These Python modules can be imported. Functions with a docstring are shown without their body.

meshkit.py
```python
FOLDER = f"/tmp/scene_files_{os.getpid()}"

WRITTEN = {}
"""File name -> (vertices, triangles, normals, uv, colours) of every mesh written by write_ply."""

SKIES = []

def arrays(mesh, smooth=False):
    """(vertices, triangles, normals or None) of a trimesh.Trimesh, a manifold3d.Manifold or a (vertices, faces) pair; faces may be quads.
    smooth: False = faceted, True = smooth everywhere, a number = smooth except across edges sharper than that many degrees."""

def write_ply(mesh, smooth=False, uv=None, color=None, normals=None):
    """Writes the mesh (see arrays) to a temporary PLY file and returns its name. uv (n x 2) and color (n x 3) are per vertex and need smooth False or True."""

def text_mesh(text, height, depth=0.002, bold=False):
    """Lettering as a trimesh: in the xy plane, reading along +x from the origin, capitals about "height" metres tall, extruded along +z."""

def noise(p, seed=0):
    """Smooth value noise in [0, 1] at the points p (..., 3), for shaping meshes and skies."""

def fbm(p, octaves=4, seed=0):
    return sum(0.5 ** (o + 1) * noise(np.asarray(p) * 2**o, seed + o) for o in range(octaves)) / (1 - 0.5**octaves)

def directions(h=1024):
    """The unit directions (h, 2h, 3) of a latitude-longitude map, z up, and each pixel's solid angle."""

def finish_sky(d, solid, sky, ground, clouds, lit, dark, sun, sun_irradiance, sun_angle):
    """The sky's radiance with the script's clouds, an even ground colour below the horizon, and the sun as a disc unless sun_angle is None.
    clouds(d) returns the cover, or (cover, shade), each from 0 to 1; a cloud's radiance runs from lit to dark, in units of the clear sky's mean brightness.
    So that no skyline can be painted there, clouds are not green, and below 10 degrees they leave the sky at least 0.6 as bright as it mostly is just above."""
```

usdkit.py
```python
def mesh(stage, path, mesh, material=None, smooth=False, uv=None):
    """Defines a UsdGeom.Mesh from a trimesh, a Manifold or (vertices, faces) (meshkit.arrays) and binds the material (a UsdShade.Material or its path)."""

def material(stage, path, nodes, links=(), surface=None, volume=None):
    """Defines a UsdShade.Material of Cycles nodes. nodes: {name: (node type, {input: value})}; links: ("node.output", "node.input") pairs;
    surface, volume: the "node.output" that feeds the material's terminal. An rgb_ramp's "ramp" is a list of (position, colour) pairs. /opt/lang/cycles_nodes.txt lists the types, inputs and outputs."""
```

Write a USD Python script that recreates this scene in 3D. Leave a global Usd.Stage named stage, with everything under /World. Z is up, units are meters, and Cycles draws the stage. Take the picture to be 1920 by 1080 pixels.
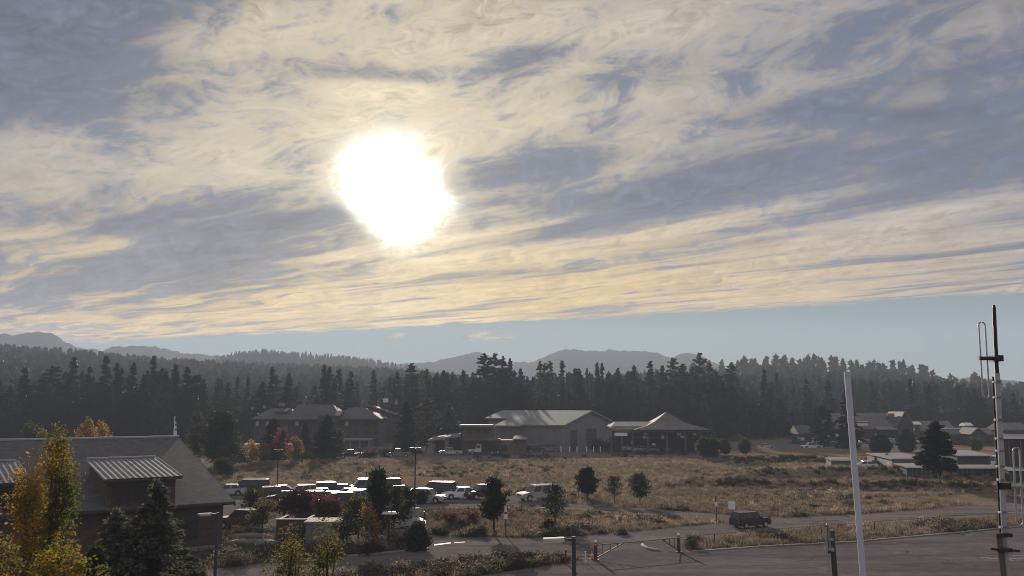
import math, random, numpy as np, trimesh, shapely, usdkit, meshkit
from shapely.geometry import Polygon, Point, LineString
from shapely.ops import unary_union
from pxr import Usd, UsdGeom, UsdLux, UsdShade, Gf, Sdf, Vt

stage = Usd.Stage.CreateInMemory()
UsdGeom.SetStageUpAxis(stage, 'Z')
UsdGeom.SetStageMetersPerUnit(stage, 1.0)
UsdGeom.Xform.Define(stage, '/World')
PI = math.pi

# ------------------------------------------------------------------ camera
EYE = np.array([0.0, 0.0, 12.0])
FOCAL = 1663.0                                   # focal length in pixels of the 1920 px wide photograph
PITCH = math.radians(7.536)
cam = UsdGeom.Camera.Define(stage, '/World/camera')
cam.CreateHorizontalApertureAttr(36.0)
cam.CreateFocalLengthAttr(36.0 * FOCAL / 1920.0)
cam.CreateClippingRangeAttr((0.1, 30000.0))
cam.CreateExposureAttr(0.6)
cam.AddTranslateOp().Set(tuple(EYE))
cam.AddRotateXYZOp().Set((90 + math.degrees(PITCH), 0, 0))

def ray(x, y):
    """Direction (forward component 1 before the tilt) seen at a pixel of the 1920 x 1080 photograph."""
    r, u = (x - 960) / FOCAL, (540 - y) / FOCAL
    return np.array([r, math.cos(PITCH) - math.sin(PITCH) * u, math.sin(PITCH) + math.cos(PITCH) * u])
def gp(x, y, z=0.0):
    """Where the level z is seen at a pixel."""
    d = ray(x, y)
    t = (z - EYE[2]) / d[2]
    return EYE + d * t
def at(x, y, depth):
    """The point seen at a pixel at a distance along the view's ground direction."""
    d = ray(x, y)
    return EYE + d * (depth / d[1])
def azel(x, y):
    d = ray(x, y); d = d / np.linalg.norm(d)
    return math.atan2(d[0], d[1]), math.asin(d[2])

# ------------------------------------------------------------------ sky and sun
SUN_AZ, SUN_EL = azel(735, 352)
SUN_D = np.array([math.sin(SUN_AZ) * math.cos(SUN_EL), math.cos(SUN_AZ) * math.cos(SUN_EL), math.sin(SUN_EL)])

class E:
    """An expression of shader nodes: floats and node outputs combine with + - * / and the functions below."""
    def __init__(self, g, out): self.g, self.out = g, out
    def __add__(a, b): return a.g.m('add', a, b)
    __radd__ = __add__
    def __mul__(a, b): return a.g.m('multiply', a, b)
    __rmul__ = __mul__
    def __sub__(a, b): return a.g.m('subtract', a, b)
    def __rsub__(a, b): return a.g.m('subtract', b, a)
    def __truediv__(a, b): return a.g.m('divide', a, b)
    def __rtruediv__(a, b): return a.g.m('divide', b, a)
    def __pow__(a, b): return a.g.m('power', a, b)
    def __neg__(a): return a.g.m('multiply', a, -1.0)
class Graph:
    def __init__(self): self.nodes, self.links, self.n = {}, [], 0
    def add(self, kind, out, _lit=None, **ins):
        name = f'n{self.n}'; self.n += 1
        lit = dict(_lit or {})
        for k, v in ins.items():
            if isinstance(v, E): self.links.append((v.out, f'{name}.{k}'))
            else: lit[k] = v
        self.nodes[name] = (kind, lit)
        return E(self, f'{name}.{out}')
    def out(self, e, o): return E(self, e.out.split('.')[0] + '.' + o)
    def m(self, op, a, b=0.5, c=0.0): return self.add('math', 'value', math_type=op, value1=a, value2=b, value3=c)
    def clamp(self, a, lo=0.0, hi=1.0): return self.m('minimum', self.m('maximum', a, lo), hi)
    def step(self, a, lo, hi): return self.add('map_range', 'result', range_type='smoothstep', value=a, from_min=lo, from_max=hi, to_min=0.0, to_max=1.0, clamp=True)
    def xyz(self, x, y, z): return self.add('combine_xyz', 'vector', x=x, y=y, z=z)
    def sep(self, v):
        s = self.add('separate_xyz', 'x', vector=v)
        return s, self.out(s, 'y'), self.out(s, 'z')
    def noise(self, v, scale=1.0, detail=4.0, rough=0.5, dist=0.0, lac=2.0): return self.add('noise_texture', 'fac', dimensions='3D', vector=v, scale=scale, detail=detail, roughness=rough, distortion=dist, lacunarity=lac)
    def mix(self, f, a, b): return self.add('mix_color', 'result', blend_type='mix', use_clamp=True, fac=f, a=a, b=b)
    def mul(self, a, b): return self.add('mix_color', 'result', blend_type='multiply', use_clamp=False, fac=1.0, a=a, b=b)
    def plus(self, a, b): return self.add('mix_color', 'result', blend_type='add', use_clamp=False, fac=1.0, a=a, b=b)
    def scale(self, c, s): return self.add('vector_math', 'vector', math_type='scale', vector1=c, scale=s)
    def material(self, path, surface=None, volume=None):
        return usdkit.material(stage, path, self.nodes, self.links, surface=surface and surface.out, volume=volume and volume.out)

def S(r, g, b):
    """sRGB 0-255 as linear."""
    return tuple(((c / 255 + 0.055) / 1.055) ** 2.4 if c > 10 else c / 255 / 12.92 for c in (r, g, b))
SUN_POWER = 1.25
DIM = 0.53
HAZE, HAZE_COLOR, HAZE_G = 2.1e-4, (0.64, 0.76, 1.0), 0.2
SKY_STRENGTH = 0.1
def build_sky():
    g = Graph()
    d = g.add('texture_coordinate', 'generated')
    x, y, z = g.sep(d)
    el = g.m('arcsine', g.clamp(z, -1.0, 1.0)) * (180 / PI)
    az = g.m('arctan2', x, y) * (180 / PI)
    c = x * float(SUN_D[0]) + y * float(SUN_D[1]) + z * float(SUN_D[2])
    ang = g.m('arccosine', g.clamp(c, -1.0, 1.0)) * (180 / PI)
    # a high sheet of cloud in perspective; its streaks run along one direction of the sheet
    zz = g.m('maximum', z - 0.02, 0.02)
    px_, py_ = x / zz, y / zz
    t = math.radians(-42)                                     # azimuth that the streaks run to
    sa, ca = math.sin(t), math.cos(t)
    al = px_ * sa + py_ * ca                                  # along the streaks
    ac = px_ * ca - py_ * sa                                  # across them
    # broad warp
    w1 = g.noise(g.xyz(al * 0.5, ac * 0.9, 1.7), 1.0, 3.0, 0.5)
    w2 = g.noise(g.xyz(al * 0.5, ac * 0.9, 7.3), 1.0, 3.0, 0.5)
    u = al + (w1 - 0.5) * 2.2
    v = ac + (w2 - 0.5) * 1.1
    streak = g.noise(g.xyz(u * 0.30, v * 1.7, 0.0), 1.0, 7.0, 0.58, 0.35)
    broad = g.noise(g.xyz(u * 0.42, v * 0.75, 3.0), 1.0, 3.0, 0.5, 0.2)
    tl = math.radians(9.0)                                    # the curls of the sheet lean a little
    qa, qe = az * math.cos(tl) + el * math.sin(tl), el * math.cos(tl) - az * math.sin(tl)
    wisp = g.noise(g.xyz(qa * 0.16 + w1 * 1.6, qe * 0.42 + w2 * 2.2, 9.0), 1.0, 7.0, 0.60, 0.9)
    curl = g.noise(g.xyz(qa * 0.42 + wisp * 1.5, qe * 0.75 + w1 * 3.0, 4.0), 1.0, 6.0, 0.66, 1.6)
    ripple = g.noise(g.xyz(u * 0.7 + v * 0.4, v * 4.5, 5.0), 1.0, 5.0, 0.6, 0.5)
    # large shaded masses of the sheet (azimuth, elevation, widths, tilt, weight)
    ae = g.xyz(az, el, 0.0)
    def blob(X, Y, W, H, tilt, k):
        a0, e0 = azel(X, Y); a0, e0 = math.degrees(a0), math.degrees(e0)
        sx, sy = W / FOCAL * 180 / PI, H / FOCAL * 180 / PI
        q = g.add('mapping', 'vector', mapping_type='texture', vector=ae, location=(a0, e0, 0.0), rotation=(0.0, 0.0, math.radians(tilt)), scale=(sx, sy, 1.0))
        return g.m('power', math.exp(-1), g.add('vector_math', 'value', math_type='dot_product', vector1=q, vector2=q)) * k
    puffs = None
    for X, Y, W, H, tilt, th in ((893, 629, 30, 9, 14, 0.0), (935, 634, 40, 6, 2, 0.0), (745, 629, 24, 6, 10, 0.05), (140, 636, 120, 5, -5, 0.1), (60, 630, 100, 8, -3, 0.05)):
        puff = g.step(blob(X, Y, W, H, tilt, 1.0) + (wisp - 0.5) * 0.9 + (curl - 0.5) * 1.1 - th, 0.42, 0.95)
        puffs = puff if puffs is None else g.m('maximum', puffs, puff)
    wisp = g.clamp((wisp - 0.5) * 1.7 + 0.5); curl = g.clamp((curl - 0.5) * 2.0 + 0.5); ripple = g.clamp((ripple - 0.5) * 1.8 + 0.5)
    low = g.step(el, 17.0, 8.0)
    T = 0.40 + (streak - 0.5) * (0.8 + low * 2.3) + (broad - 0.5) * 0.6 + (wisp - 0.5) * (1.15 - low * 0.5) + (curl - 0.5) * (0.25 + wisp * 0.75)
    T = T + (ripple - 0.5) * g.step(el, 12.0, 6.0) * 1.2
    for b in BLOBS: T = T + blob(*b)
    T = g.m('smoothmin', g.m('maximum', T, 0.0), 1.0, 0.5)
    near = g.m('exponent', -(ang * (1 / 10.0)))
    mid = g.m('exponent', -(ang * ang * (1 / 21.0 ** 2)))
    gold = g.step(el, 14.5, 5.0) * g.m('exponent', -(g.m('absolute', az + 7.0) * (1 / 24.0)))
    light = g.mix(mid, S(188, 182, 182), S(232, 213, 184))
    light = g.mix(g.clamp(gold * 1.6), light, S(255, 203, 84))
    light = g.mix(g.clamp(near * 1.15), light, S(255, 238, 200))
    dark = g.mix(mid, S(106, 116, 139), S(128, 133, 145))
    dark = g.mix(g.clamp(gold * 0.9), dark, S(152, 141, 128))
    relief = 1.0 + (curl - 0.5) * 0.68 + (wisp - 0.5) * 0.52 + (ripple - 0.5) * low * 0.5
    cloud = g.scale(g.mix(g.step(T, 0.10, 0.90), light, dark), relief)
    # the sun behind the sheet: a burnt-out patch with ragged edges
    def spot(X, Y, W, H, tilt=0.0): return blob(X, Y, W, H, tilt, 1.0)
    G = spot(732, 340, 98, 80) + spot(744, 418, 76, 46) * 0.85 + spot(815, 380, 60, 24) * 0.25
    G = G - spot(596, 448, 110, 46, 14) * 0.75
    ragged = (wisp - 0.5) * 2.0 + (curl - 0.5) * 1.6 + (streak - 0.5) * 1.0
    G = G + ragged * 0.30 * g.step(G, 0.02, 0.35)
    burn = g.m('power', g.m('maximum', G, 0.0001), 2.0)
    glow = g.step(G, 0.0, 0.7)
    halo = g.m('exponent', -(ang * (1 / 4.0))) * (1.0 - T * 0.65)
    cloud = g.plus(cloud, g.scale((1.0, 0.86, 0.60), halo * 0.62 + glow * 0.36))
    cloud = g.plus(cloud, g.scale((1.0, 0.95, 0.84), burn * 3.4))
    core = g.m('exponent', -(ang * ang * (1 / 1.6 ** 2)))
    cloud = g.plus(cloud, g.scale((1.0, 0.95, 0.85), core * 8.0))
    away = 0.90 + 0.10 * g.m('exponent', -(ang * ang * (1 / 48.0 ** 2)))     # thin cloud scatters forward: dimmer away from the sun
    cloud = g.mix(g.step(puffs, 0.0, 0.12), cloud, g.mix(curl, S(236, 216, 180), S(98, 102, 110)))
    cloud = g.scale(cloud, away * DIM)
    # where the sheet ends: a straight edge towards the horizon
    pts = []
    for X, Y in ((150, 641), (700, 618), (1200, 588), (1900, 548)):
        r = ray(X, Y); r = r / np.linalg.norm(r); q = r[2] - 0.02
        pts.append(((r[0] / q) * sa + (r[1] / q) * ca, (r[0] / q) * ca - (r[1] / q) * sa))
    k, b0 = np.polyfit([p[0] for p in pts], [p[1] for p in pts], 1)
    print('edge', pts, k, b0)
    edge = (al * float(k) + float(b0)) - ac + (ripple - 0.5) * 1.3 + (streak - 0.5) * 2.0 + (curl - 0.5) * 0.8
    cover = g.step(edge, EDGE[0], EDGE[1])
    cover = g.m('maximum', cover, g.step(puffs, 0.0, 0.4))
    nish = g.add('sky_texture', 'color', sky_type='single_scattering', sun_disc=False, sun_elevation=float(SUN_EL), sun_rotation=float(SUN_AZ), altitude=1900.0, air_density=1.0, aerosol_density=1.0, ozone_density=1.0)
    dim = g.scale(nish, 0.1 * SKY_STRENGTH * 10)
    clear = g.add('vector_math', 'vector', math_type='divide', vector1=dim, vector2=g.plus(g.scale(dim, 1.9), (0.42, 0.42, 0.42)))
    clear = g.scale(g.mul(clear, SKY_TINT), away * (DIM / SKY_STRENGTH))
    cloud = g.scale(cloud, 1.0 / SKY_STRENGTH)
    col = g.mix(cover, clear, cloud)
    bg = g.add('background_shader', 'background', color=col, strength=SKY_STRENGTH)
    m = g.material('/World/Looks/sky', surface=bg)
    dome = UsdLux.DomeLight.Define(stage, '/World/sky')
    UsdShade.MaterialBindingAPI.Apply(dome.GetPrim()).Bind(m)
    dome.GetPrim().SetCustomDataByKey('kind', 'structure')
SKY_TINT = (0.57, 0.76, 0.79)
EDGE = (-0.3, 0.3)
BLOBS = [(60, 40, 414.0, 180.0, 24, 0.68), (-60, 150, 299.0, 96.0, 10, 0.36), (250, 470, 345.0, 60.0, 8, 0.54), (480, 440, 230.0, 48.0, 14, 0.43), (60, 540, 299.0, 48.0, 4, 0.36), (1330, 350, 218.5, 52.8, 12, 0.54), (1000, 320, 172.5, 50.4, 8, 0.43), (1120, 410, 253.0, 31.2, 12, 0.29), (1850, 160, 230.0, 228.0, 0, 0.36), (1500, 100, 299.0, 72.0, 8, 0.18), (1780, 300, 230.0, 48.0, 14, 0.29), (700, 140, 149.5, 19.2, 0, 0.4), (980, 112, 92.0, 24.0, 10, 0.54), (1180, 150, 126.5, 24.0, 0, 0.25), (1500, 205, 103.5, 19.2, 0, 0.36), (1690, 215, 126.5, 16.8, -4, 0.36), (480, 60, 220, 60, 18, -0.4), (200, 270, 260, 60, 4, -0.1), (330, 370, 200, 40, 6, -0.15), (720, 170, 110, 16, 0, -0.5), (1150, 40, 260, 50, 0, -0.2), (800, 570, 520, 34, 3, -0.3), (1500, 480, 330, 30, 9, -0.25), (1760, 400, 240, 22, 12, -0.3), (1250, 440, 160, 16, 12, -0.25), (120, 450, 160, 24, 6, -0.5)]
build_sky()
sun = UsdLux.DistantLight.Define(stage, '/World/sun')
sun.CreateIntensityAttr(SUN_POWER); sun.CreateAngleAttr(0.6); sun.CreateColorAttr((1.0, 0.86, 0.68))
sun.GetPrim().CreateAttribute('inputs:normalize', Sdf.ValueTypeNames.Bool).Set(True)
sun.AddRotateXYZOp().Set((math.degrees(PI / 2 - SUN_EL), 0, math.degrees(PI - SUN_AZ)))

# ------------------------------------------------------------------ prims
used = {}
def free(parent, name):
    k = used.setdefault(parent, {}); n = k.get(name, 0); k[name] = n + 1
    return f'{parent}/{name}' + (f'_{n:03d}' if n else '')
def tag(p, label=None, cat=None, group=None, kind=None):
    for k, v in (('label', label), ('category', cat), ('group', group), ('kind', kind)):
        if v: p.SetCustomDataByKey(k, v)
    return p
def xform(path, loc=None, rz=0.0, sc=None):
    x = UsdGeom.Xform.Define(stage, path)
    if loc is not None: x.AddTranslateOp().Set(tuple(map(float, loc)))
    if rz: x.AddRotateZOp().Set(math.degrees(rz))
    if sc is not None: x.AddScaleOp().Set(tuple(map(float, sc)))
    return x.GetPrim()
def thing(name, label, cat, loc=(0, 0, 0), rz=0.0, group=None, sc=None):
    return tag(xform(free('/World', name), loc, rz, sc), label, cat, group)
def part(parent, name, mesh, m, label=None, smooth=False):
    path = free(str(parent.GetPath()), name)
    if isinstance(mesh, MB): mesh = mesh.mesh()
    return tag(usdkit.mesh(stage, path, mesh, m, smooth=smooth).GetPrim(), label)
def single(name, mesh, m, label, cat=None, group=None, kind=None, smooth=False):
    if isinstance(mesh, MB): mesh = mesh.mesh()
    return tag(usdkit.mesh(stage, free('/World', name), mesh, m, smooth=smooth).GetPrim(), label, cat, group, kind)
stage.CreateClassPrim('/World/Kinds')
def kind_of(name, build):
    """A class prim that copies refer to; build(prim) adds its parts."""
    p = xform(free('/World/Kinds', name)); build(p)
    return p
def copy(src, name, label, cat, loc, rz=0.0, sc=None, group=None):
    p = thing(name, label, cat, loc, rz, group, sc)
    p.GetReferences().AddInternalReference(src.GetPath()); p.SetInstanceable(True)
    return p
def scatter(name, label, protos, pos, idx, rz, sc, cat=None):
    """One countless growth: a PointInstancer of a few meshes [(mesh, material)]."""
    path = free('/World', name)
    pi = UsdGeom.PointInstancer.Define(stage, path)
    rel = pi.CreatePrototypesRel()
    for k, (me, m) in enumerate(protos):
        q = usdkit.mesh(stage, f'{path}/clump_{k:03d}', me, m)
        rel.AddTarget(q.GetPath())
    pos = np.asarray(pos, np.float32)
    pi.CreatePositionsAttr(Vt.Vec3fArray.FromNumpy(pos))
    pi.CreateProtoIndicesAttr(Vt.IntArray.FromNumpy(np.asarray(idx, np.int32)))
    a = np.asarray(rz, float) / 2
    pi.CreateOrientationsAttr(Vt.QuathArray([Gf.Quath(float(c), 0, 0, float(s)) for c, s in zip(np.cos(a), np.sin(a))]))
    sc = np.asarray(sc, np.float32)
    if sc.ndim == 1: sc = np.repeat(sc[:, None], 3, 1)
    pi.CreateScalesAttr(Vt.Vec3fArray.FromNumpy(sc))
    tag(pi.GetPrim(), label, cat, None, 'stuff')

class MB:
    """Collects boxes, beams, tubes and sheets into one mesh."""
    def __init__(self): self.v, self.f, self.n = [], [], 0
    def add(self, v, f):
        v, f = np.asarray(v, float), np.asarray(f, int)
        if f.shape[1] == 4: f = np.vstack([f[:, [0, 1, 2]], f[:, [0, 2, 3]]])
        self.v.append(v); self.f.append(f + self.n); self.n += len(v); return self
    def tm(self, m): return self.add(m.vertices, m.faces)
    def hexa(self, p):
        """Eight corners: bottom four counter-clockwise, top four."""
        return self.add(p, [[3, 2, 1, 0], [4, 5, 6, 7], [0, 1, 5, 4], [1, 2, 6, 5], [2, 3, 7, 6], [3, 0, 4, 7]])
    def box(self, c, s, rz=0.0, taper=1.0):
        x, y, z = np.asarray(s, float) / 2
        p = np.array([[-x, -y, -z], [x, -y, -z], [x, y, -z], [-x, y, -z], [-x * taper, -y * taper, z], [x * taper, -y * taper, z], [x * taper, y * taper, z], [-x * taper, y * taper, z]])
        if rz:
            c_, s_ = math.cos(rz), math.sin(rz)
            p[:, :2] = p[:, :2] @ np.array([[c_, s_], [-s_, c_]])
        return self.hexa(p + np.asarray(c, float))
    def beam(self, a, b, w, h=None, up=(0, 0, 1)):
        a, b = np.asarray(a, float), np.asarray(b, float); h = h or w
        d = b - a; d /= np.linalg.norm(d); u = np.asarray(up, float)
        if abs(d @ u) > 0.99: u = np.array([1.0, 0, 0])
        s = np.cross(d, u); s /= np.linalg.norm(s); u = np.cross(s, d)
        s, u = s * w / 2, u * h / 2
        return self.hexa(np.array([a - s - u, a + s - u, b + s - u, b - s - u, a - s + u, a + s + u, b + s + u, b - s + u]))
    def tube(self, pts, radii, n=8, cap=True):
        p = np.asarray(pts, float); r = np.broadcast_to(radii, (len(p),))
        t = np.gradient(p, axis=0); t /= np.linalg.norm(t, axis=1, keepdims=True) + 1e-12
        ref = np.where(np.abs(t[:, 2:]) < 0.9, [0, 0, 1.0], [1.0, 0, 0]); ref = np.broadcast_to(ref[0], t.shape)
        a = np.cross(t, ref); a /= np.linalg.norm(a, axis=1, keepdims=True) + 1e-12
        b, g = np.cross(t, a), np.arange(n) * 2 * PI / n
        v = p[:, None] + r[:, None, None] * (np.cos(g)[None, :, None] * a[:, None] + np.sin(g)[None, :, None] * b[:, None])
        i, j = np.meshgrid(np.arange(len(p) - 1), np.arange(n), indexing='ij')
        q = np.stack([i * n + j, i * n + (j + 1) % n, (i + 1) * n + (j + 1) % n, (i + 1) * n + j], -1).reshape(-1, 4)
        f = np.vstack([q[:, [0, 1, 2]], q[:, [0, 2, 3]]]); v = v.reshape(-1, 3)
        if cap:
            e = len(v); v = np.vstack([v, p[0], p[-1]]); k = np.arange(n); o = (len(p) - 1) * n
            f = np.vstack([f, np.stack([np.full(n, e), (k + 1) % n, k], 1), np.stack([np.full(n, e + 1), o + k, o + (k + 1) % n], 1)])
        return self.add(v, f)
    def poly3(self, pts, thick, n=None):
        """A flat polygon in space (convex or not) given as points, with thickness downwards along its normal."""
        p = np.asarray(pts, float)
        if n is None:
            n = np.zeros(3)
            for i in range(len(p)): n += np.cross(p[i], p[(i + 1) % len(p)])
            n /= np.linalg.norm(n)
        a = p[1] - p[0]; a /= np.linalg.norm(a); b = np.cross(n, a)
        q = np.stack([(p - p[0]) @ a, (p - p[0]) @ b], 1)
        m = trimesh.creation.extrude_polygon(Polygon(q), thick, engine='earcut')
        v = m.vertices
        return self.add(p[0] + v[:, :1] * a + v[:, 1:2] * b + (v[:, 2:] - thick) * n, m.faces)
    def sheet(self, poly, z, z0=None):
        for g in getattr(poly, 'geoms', [poly]):
            if g.is_empty or g.area < 1e-6: continue
            m = trimesh.creation.extrude_polygon(g, z - (z - 0.3 if z0 is None else z0), engine='earcut')
            self.add(m.vertices + [0, 0, (z - 0.3 if z0 is None else z0)], m.faces)
        return self
    def mesh(self): return np.vstack(self.v), np.vstack(self.f)

# ------------------------------------------------------------------ materials
def flat(name, color, rough=0.6, metal=0.0, spec=0.5, coat=0.0):
    return usdkit.material(stage, f'/World/Looks/{name}', {'p': ('principled_bsdf', {'base_color': color, 'roughness': rough, 'metallic': metal, 'specular_ior_level': spec, 'coat_weight': coat})}, surface='p.BSDF')
def mottled(name, colors, scale=1.0, rough=0.8, detail=5.0, nrough=0.6, stretch=(1, 1, 1), rot=0.0, bump=0.0, bscale=None, spec=0.3, metal=0.0, obj=False, fine=None):
    """Noise through a ramp of colours, in metres of the world (or of the object)."""
    g = Graph()
    src = g.add('texture_coordinate', 'object') if obj else g.add('geometry', 'position')
    v = g.add('mapping', 'vector', mapping_type='point', vector=src, rotation=(0, 0, rot), scale=stretch)
    f = g.noise(v, scale, detail, nrough)
    if fine: f = f + (g.noise(v, fine[0], 3.0, 0.6) - 0.5) * fine[1]
    lo = 0.3
    ramp = [(lo + (1 - 2 * lo) * i / (len(colors) - 1), c) for i, c in enumerate(colors)]
    col = g.add('rgb_ramp', 'color', {'ramp': ramp}, fac=f)
    ins = dict(base_color=col, roughness=rough, specular_ior_level=spec, metallic=metal)
    if bump:
        h = g.noise(v, bscale or scale * 4, 4.0, 0.6)
        ins['normal'] = g.add('bump', 'normal', height=h, strength=1.0, distance=bump)
    return g.material(f'/World/Looks/{name}', g.add('principled_bsdf', 'BSDF', **ins))
def leafy(name, colors, trans=0.35, scale=0.35, tone=0.5):
    """Foliage: the tint wanders through the crown and from tree to tree; light passes the leaves."""
    g = Graph()
    own = g.add('white_noise_texture', 'value', dimensions='3D', vector=g.add('object_info', 'location'))       # one tone for each tree
    f = g.noise(g.add('geometry', 'position'), scale, 3.0, 0.6) + (own - 0.5) * tone + (g.add('object_info', 'random') - 0.5) * (tone * 0.7)
    f = f + (g.add('geometry', 'random_per_island') - 0.5) * 0.35
    ramp = [(0.25 + 0.5 * i / (len(colors) - 1), c) for i, c in enumerate(colors)]
    col = g.add('rgb_ramp', 'color', {'ramp': ramp}, fac=f)
    a = g.add('principled_bsdf', 'BSDF', base_color=col, roughness=0.75, specular_ior_level=0.06)
    b = g.add('translucent_bsdf', 'BSDF', color=g.scale(col, 1.3))
    return g.material(f'/World/Looks/{name}', g.add('mix_closure', 'closure', fac=trans, closure1=a, closure2=b))

M = {}
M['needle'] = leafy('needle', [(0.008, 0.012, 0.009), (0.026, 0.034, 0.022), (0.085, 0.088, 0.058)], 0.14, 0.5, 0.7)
M['needle_veiled'] = leafy('needle_veiled', [(0.028, 0.034, 0.027), (0.066, 0.071, 0.054), (0.13, 0.125, 0.095)], 0.14, 0.4, 0.7)  # lighter copy of the needles: bright veil painted into the colour
M['needle_veiled_pale'] = leafy('needle_veiled_pale', [(0.050, 0.056, 0.046), (0.092, 0.095, 0.075), (0.15, 0.142, 0.11)], 0.14, 0.4, 0.6)  # lightest copy: more veil and haze painted into the foliage
M['spruce_grey'] = leafy('spruce_grey', [(0.06, 0.07, 0.055), (0.125, 0.14, 0.108), (0.21, 0.215, 0.165)], 0.2, 0.8)
M['needle_veiled_far'] = leafy('needle_veiled_far', [(0.034, 0.039, 0.035), (0.070, 0.074, 0.062), (0.12, 0.115, 0.094)], 0.10, 0.02, 0.6)  # needles lightened by haze that is painted into their colour
M['pine_young'] = leafy('pine_young', [(0.022, 0.030, 0.018), (0.050, 0.060, 0.034), (0.105, 0.11, 0.065)], 0.2, 0.8)
M['pine_grey'] = leafy('pine_grey', [(0.045, 0.055, 0.042), (0.095, 0.108, 0.080), (0.17, 0.175, 0.13)], 0.2, 0.8)
M['leaf_gold'] = leafy('leaf_gold', [(0.10, 0.10, 0.018), (0.26, 0.18, 0.025), (0.46, 0.24, 0.035), (0.48, 0.15, 0.035)], 0.4, 0.5, 0.2)
M['leaf_lime'] = leafy('leaf_lime', [(0.09, 0.085, 0.028), (0.19, 0.155, 0.045), (0.30, 0.215, 0.062)], 0.4, 0.6, 0.2)
M['leaf_orange'] = leafy('leaf_orange', [(0.20, 0.13, 0.035), (0.34, 0.19, 0.05), (0.42, 0.20, 0.06)], 0.35, 0.4, 0.3)
M['leaf_olive'] = leafy('leaf_olive', [(0.045, 0.05, 0.022), (0.09, 0.09, 0.04), (0.15, 0.13, 0.06)], 0.3, 0.5, 0.3)
M['leaf_red'] = leafy('leaf_red', [(0.13, 0.050, 0.042), (0.23, 0.085, 0.065), (0.29, 0.135, 0.09)], 0.35, 0.6, 0.3)
M['leaf_maroon'] = leafy('leaf_maroon', [(0.05, 0.022, 0.024), (0.10, 0.035, 0.035), (0.15, 0.07, 0.06)], 0.3, 0.8, 0.3)
M['sage'] = leafy('sage', [(0.07, 0.06, 0.044), (0.13, 0.108, 0.078), (0.20, 0.165, 0.118)], 0.2, 0.5, 0.6)
M['straw'] = leafy('straw', [(0.15, 0.114, 0.090), (0.205, 0.185, 0.135), (0.30, 0.222, 0.175), (0.42, 0.33, 0.262)], 0.3, 0.06, 0.5)
M['bark'] = mottled('bark', [(0.03, 0.022, 0.016), (0.075, 0.055, 0.04), (0.12, 0.09, 0.07)], 3.0, 0.9, stretch=(1, 1, 0.2))
M['bark_pale'] = mottled('bark_pale', [(0.10, 0.09, 0.08), (0.22, 0.20, 0.18)], 3.0, 0.9, stretch=(1, 1, 0.2))
M['soil'] = mottled('soil', [(0.08, 0.06, 0.046), (0.145, 0.105, 0.077), (0.21, 0.155, 0.113), (0.165, 0.13, 0.09), (0.25, 0.19, 0.14)], 0.045, 0.95, 9.0, 0.68, spec=0.0, bump=0.10, bscale=2.2, fine=(1.1, 0.45))
M['hill'] = mottled('hill', [(0.018, 0.020, 0.015), (0.035, 0.034, 0.025), (0.055, 0.048, 0.036)], 0.02, 0.95, 8.0, 0.7, spec=0.0)
M['mountain'] = mottled('mountain', [(0.020, 0.023, 0.024), (0.036, 0.038, 0.038), (0.06, 0.058, 0.058)], 0.006, 0.95, 10.0, 0.72, spec=0.0, bump=6.0, bscale=0.06)
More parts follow.
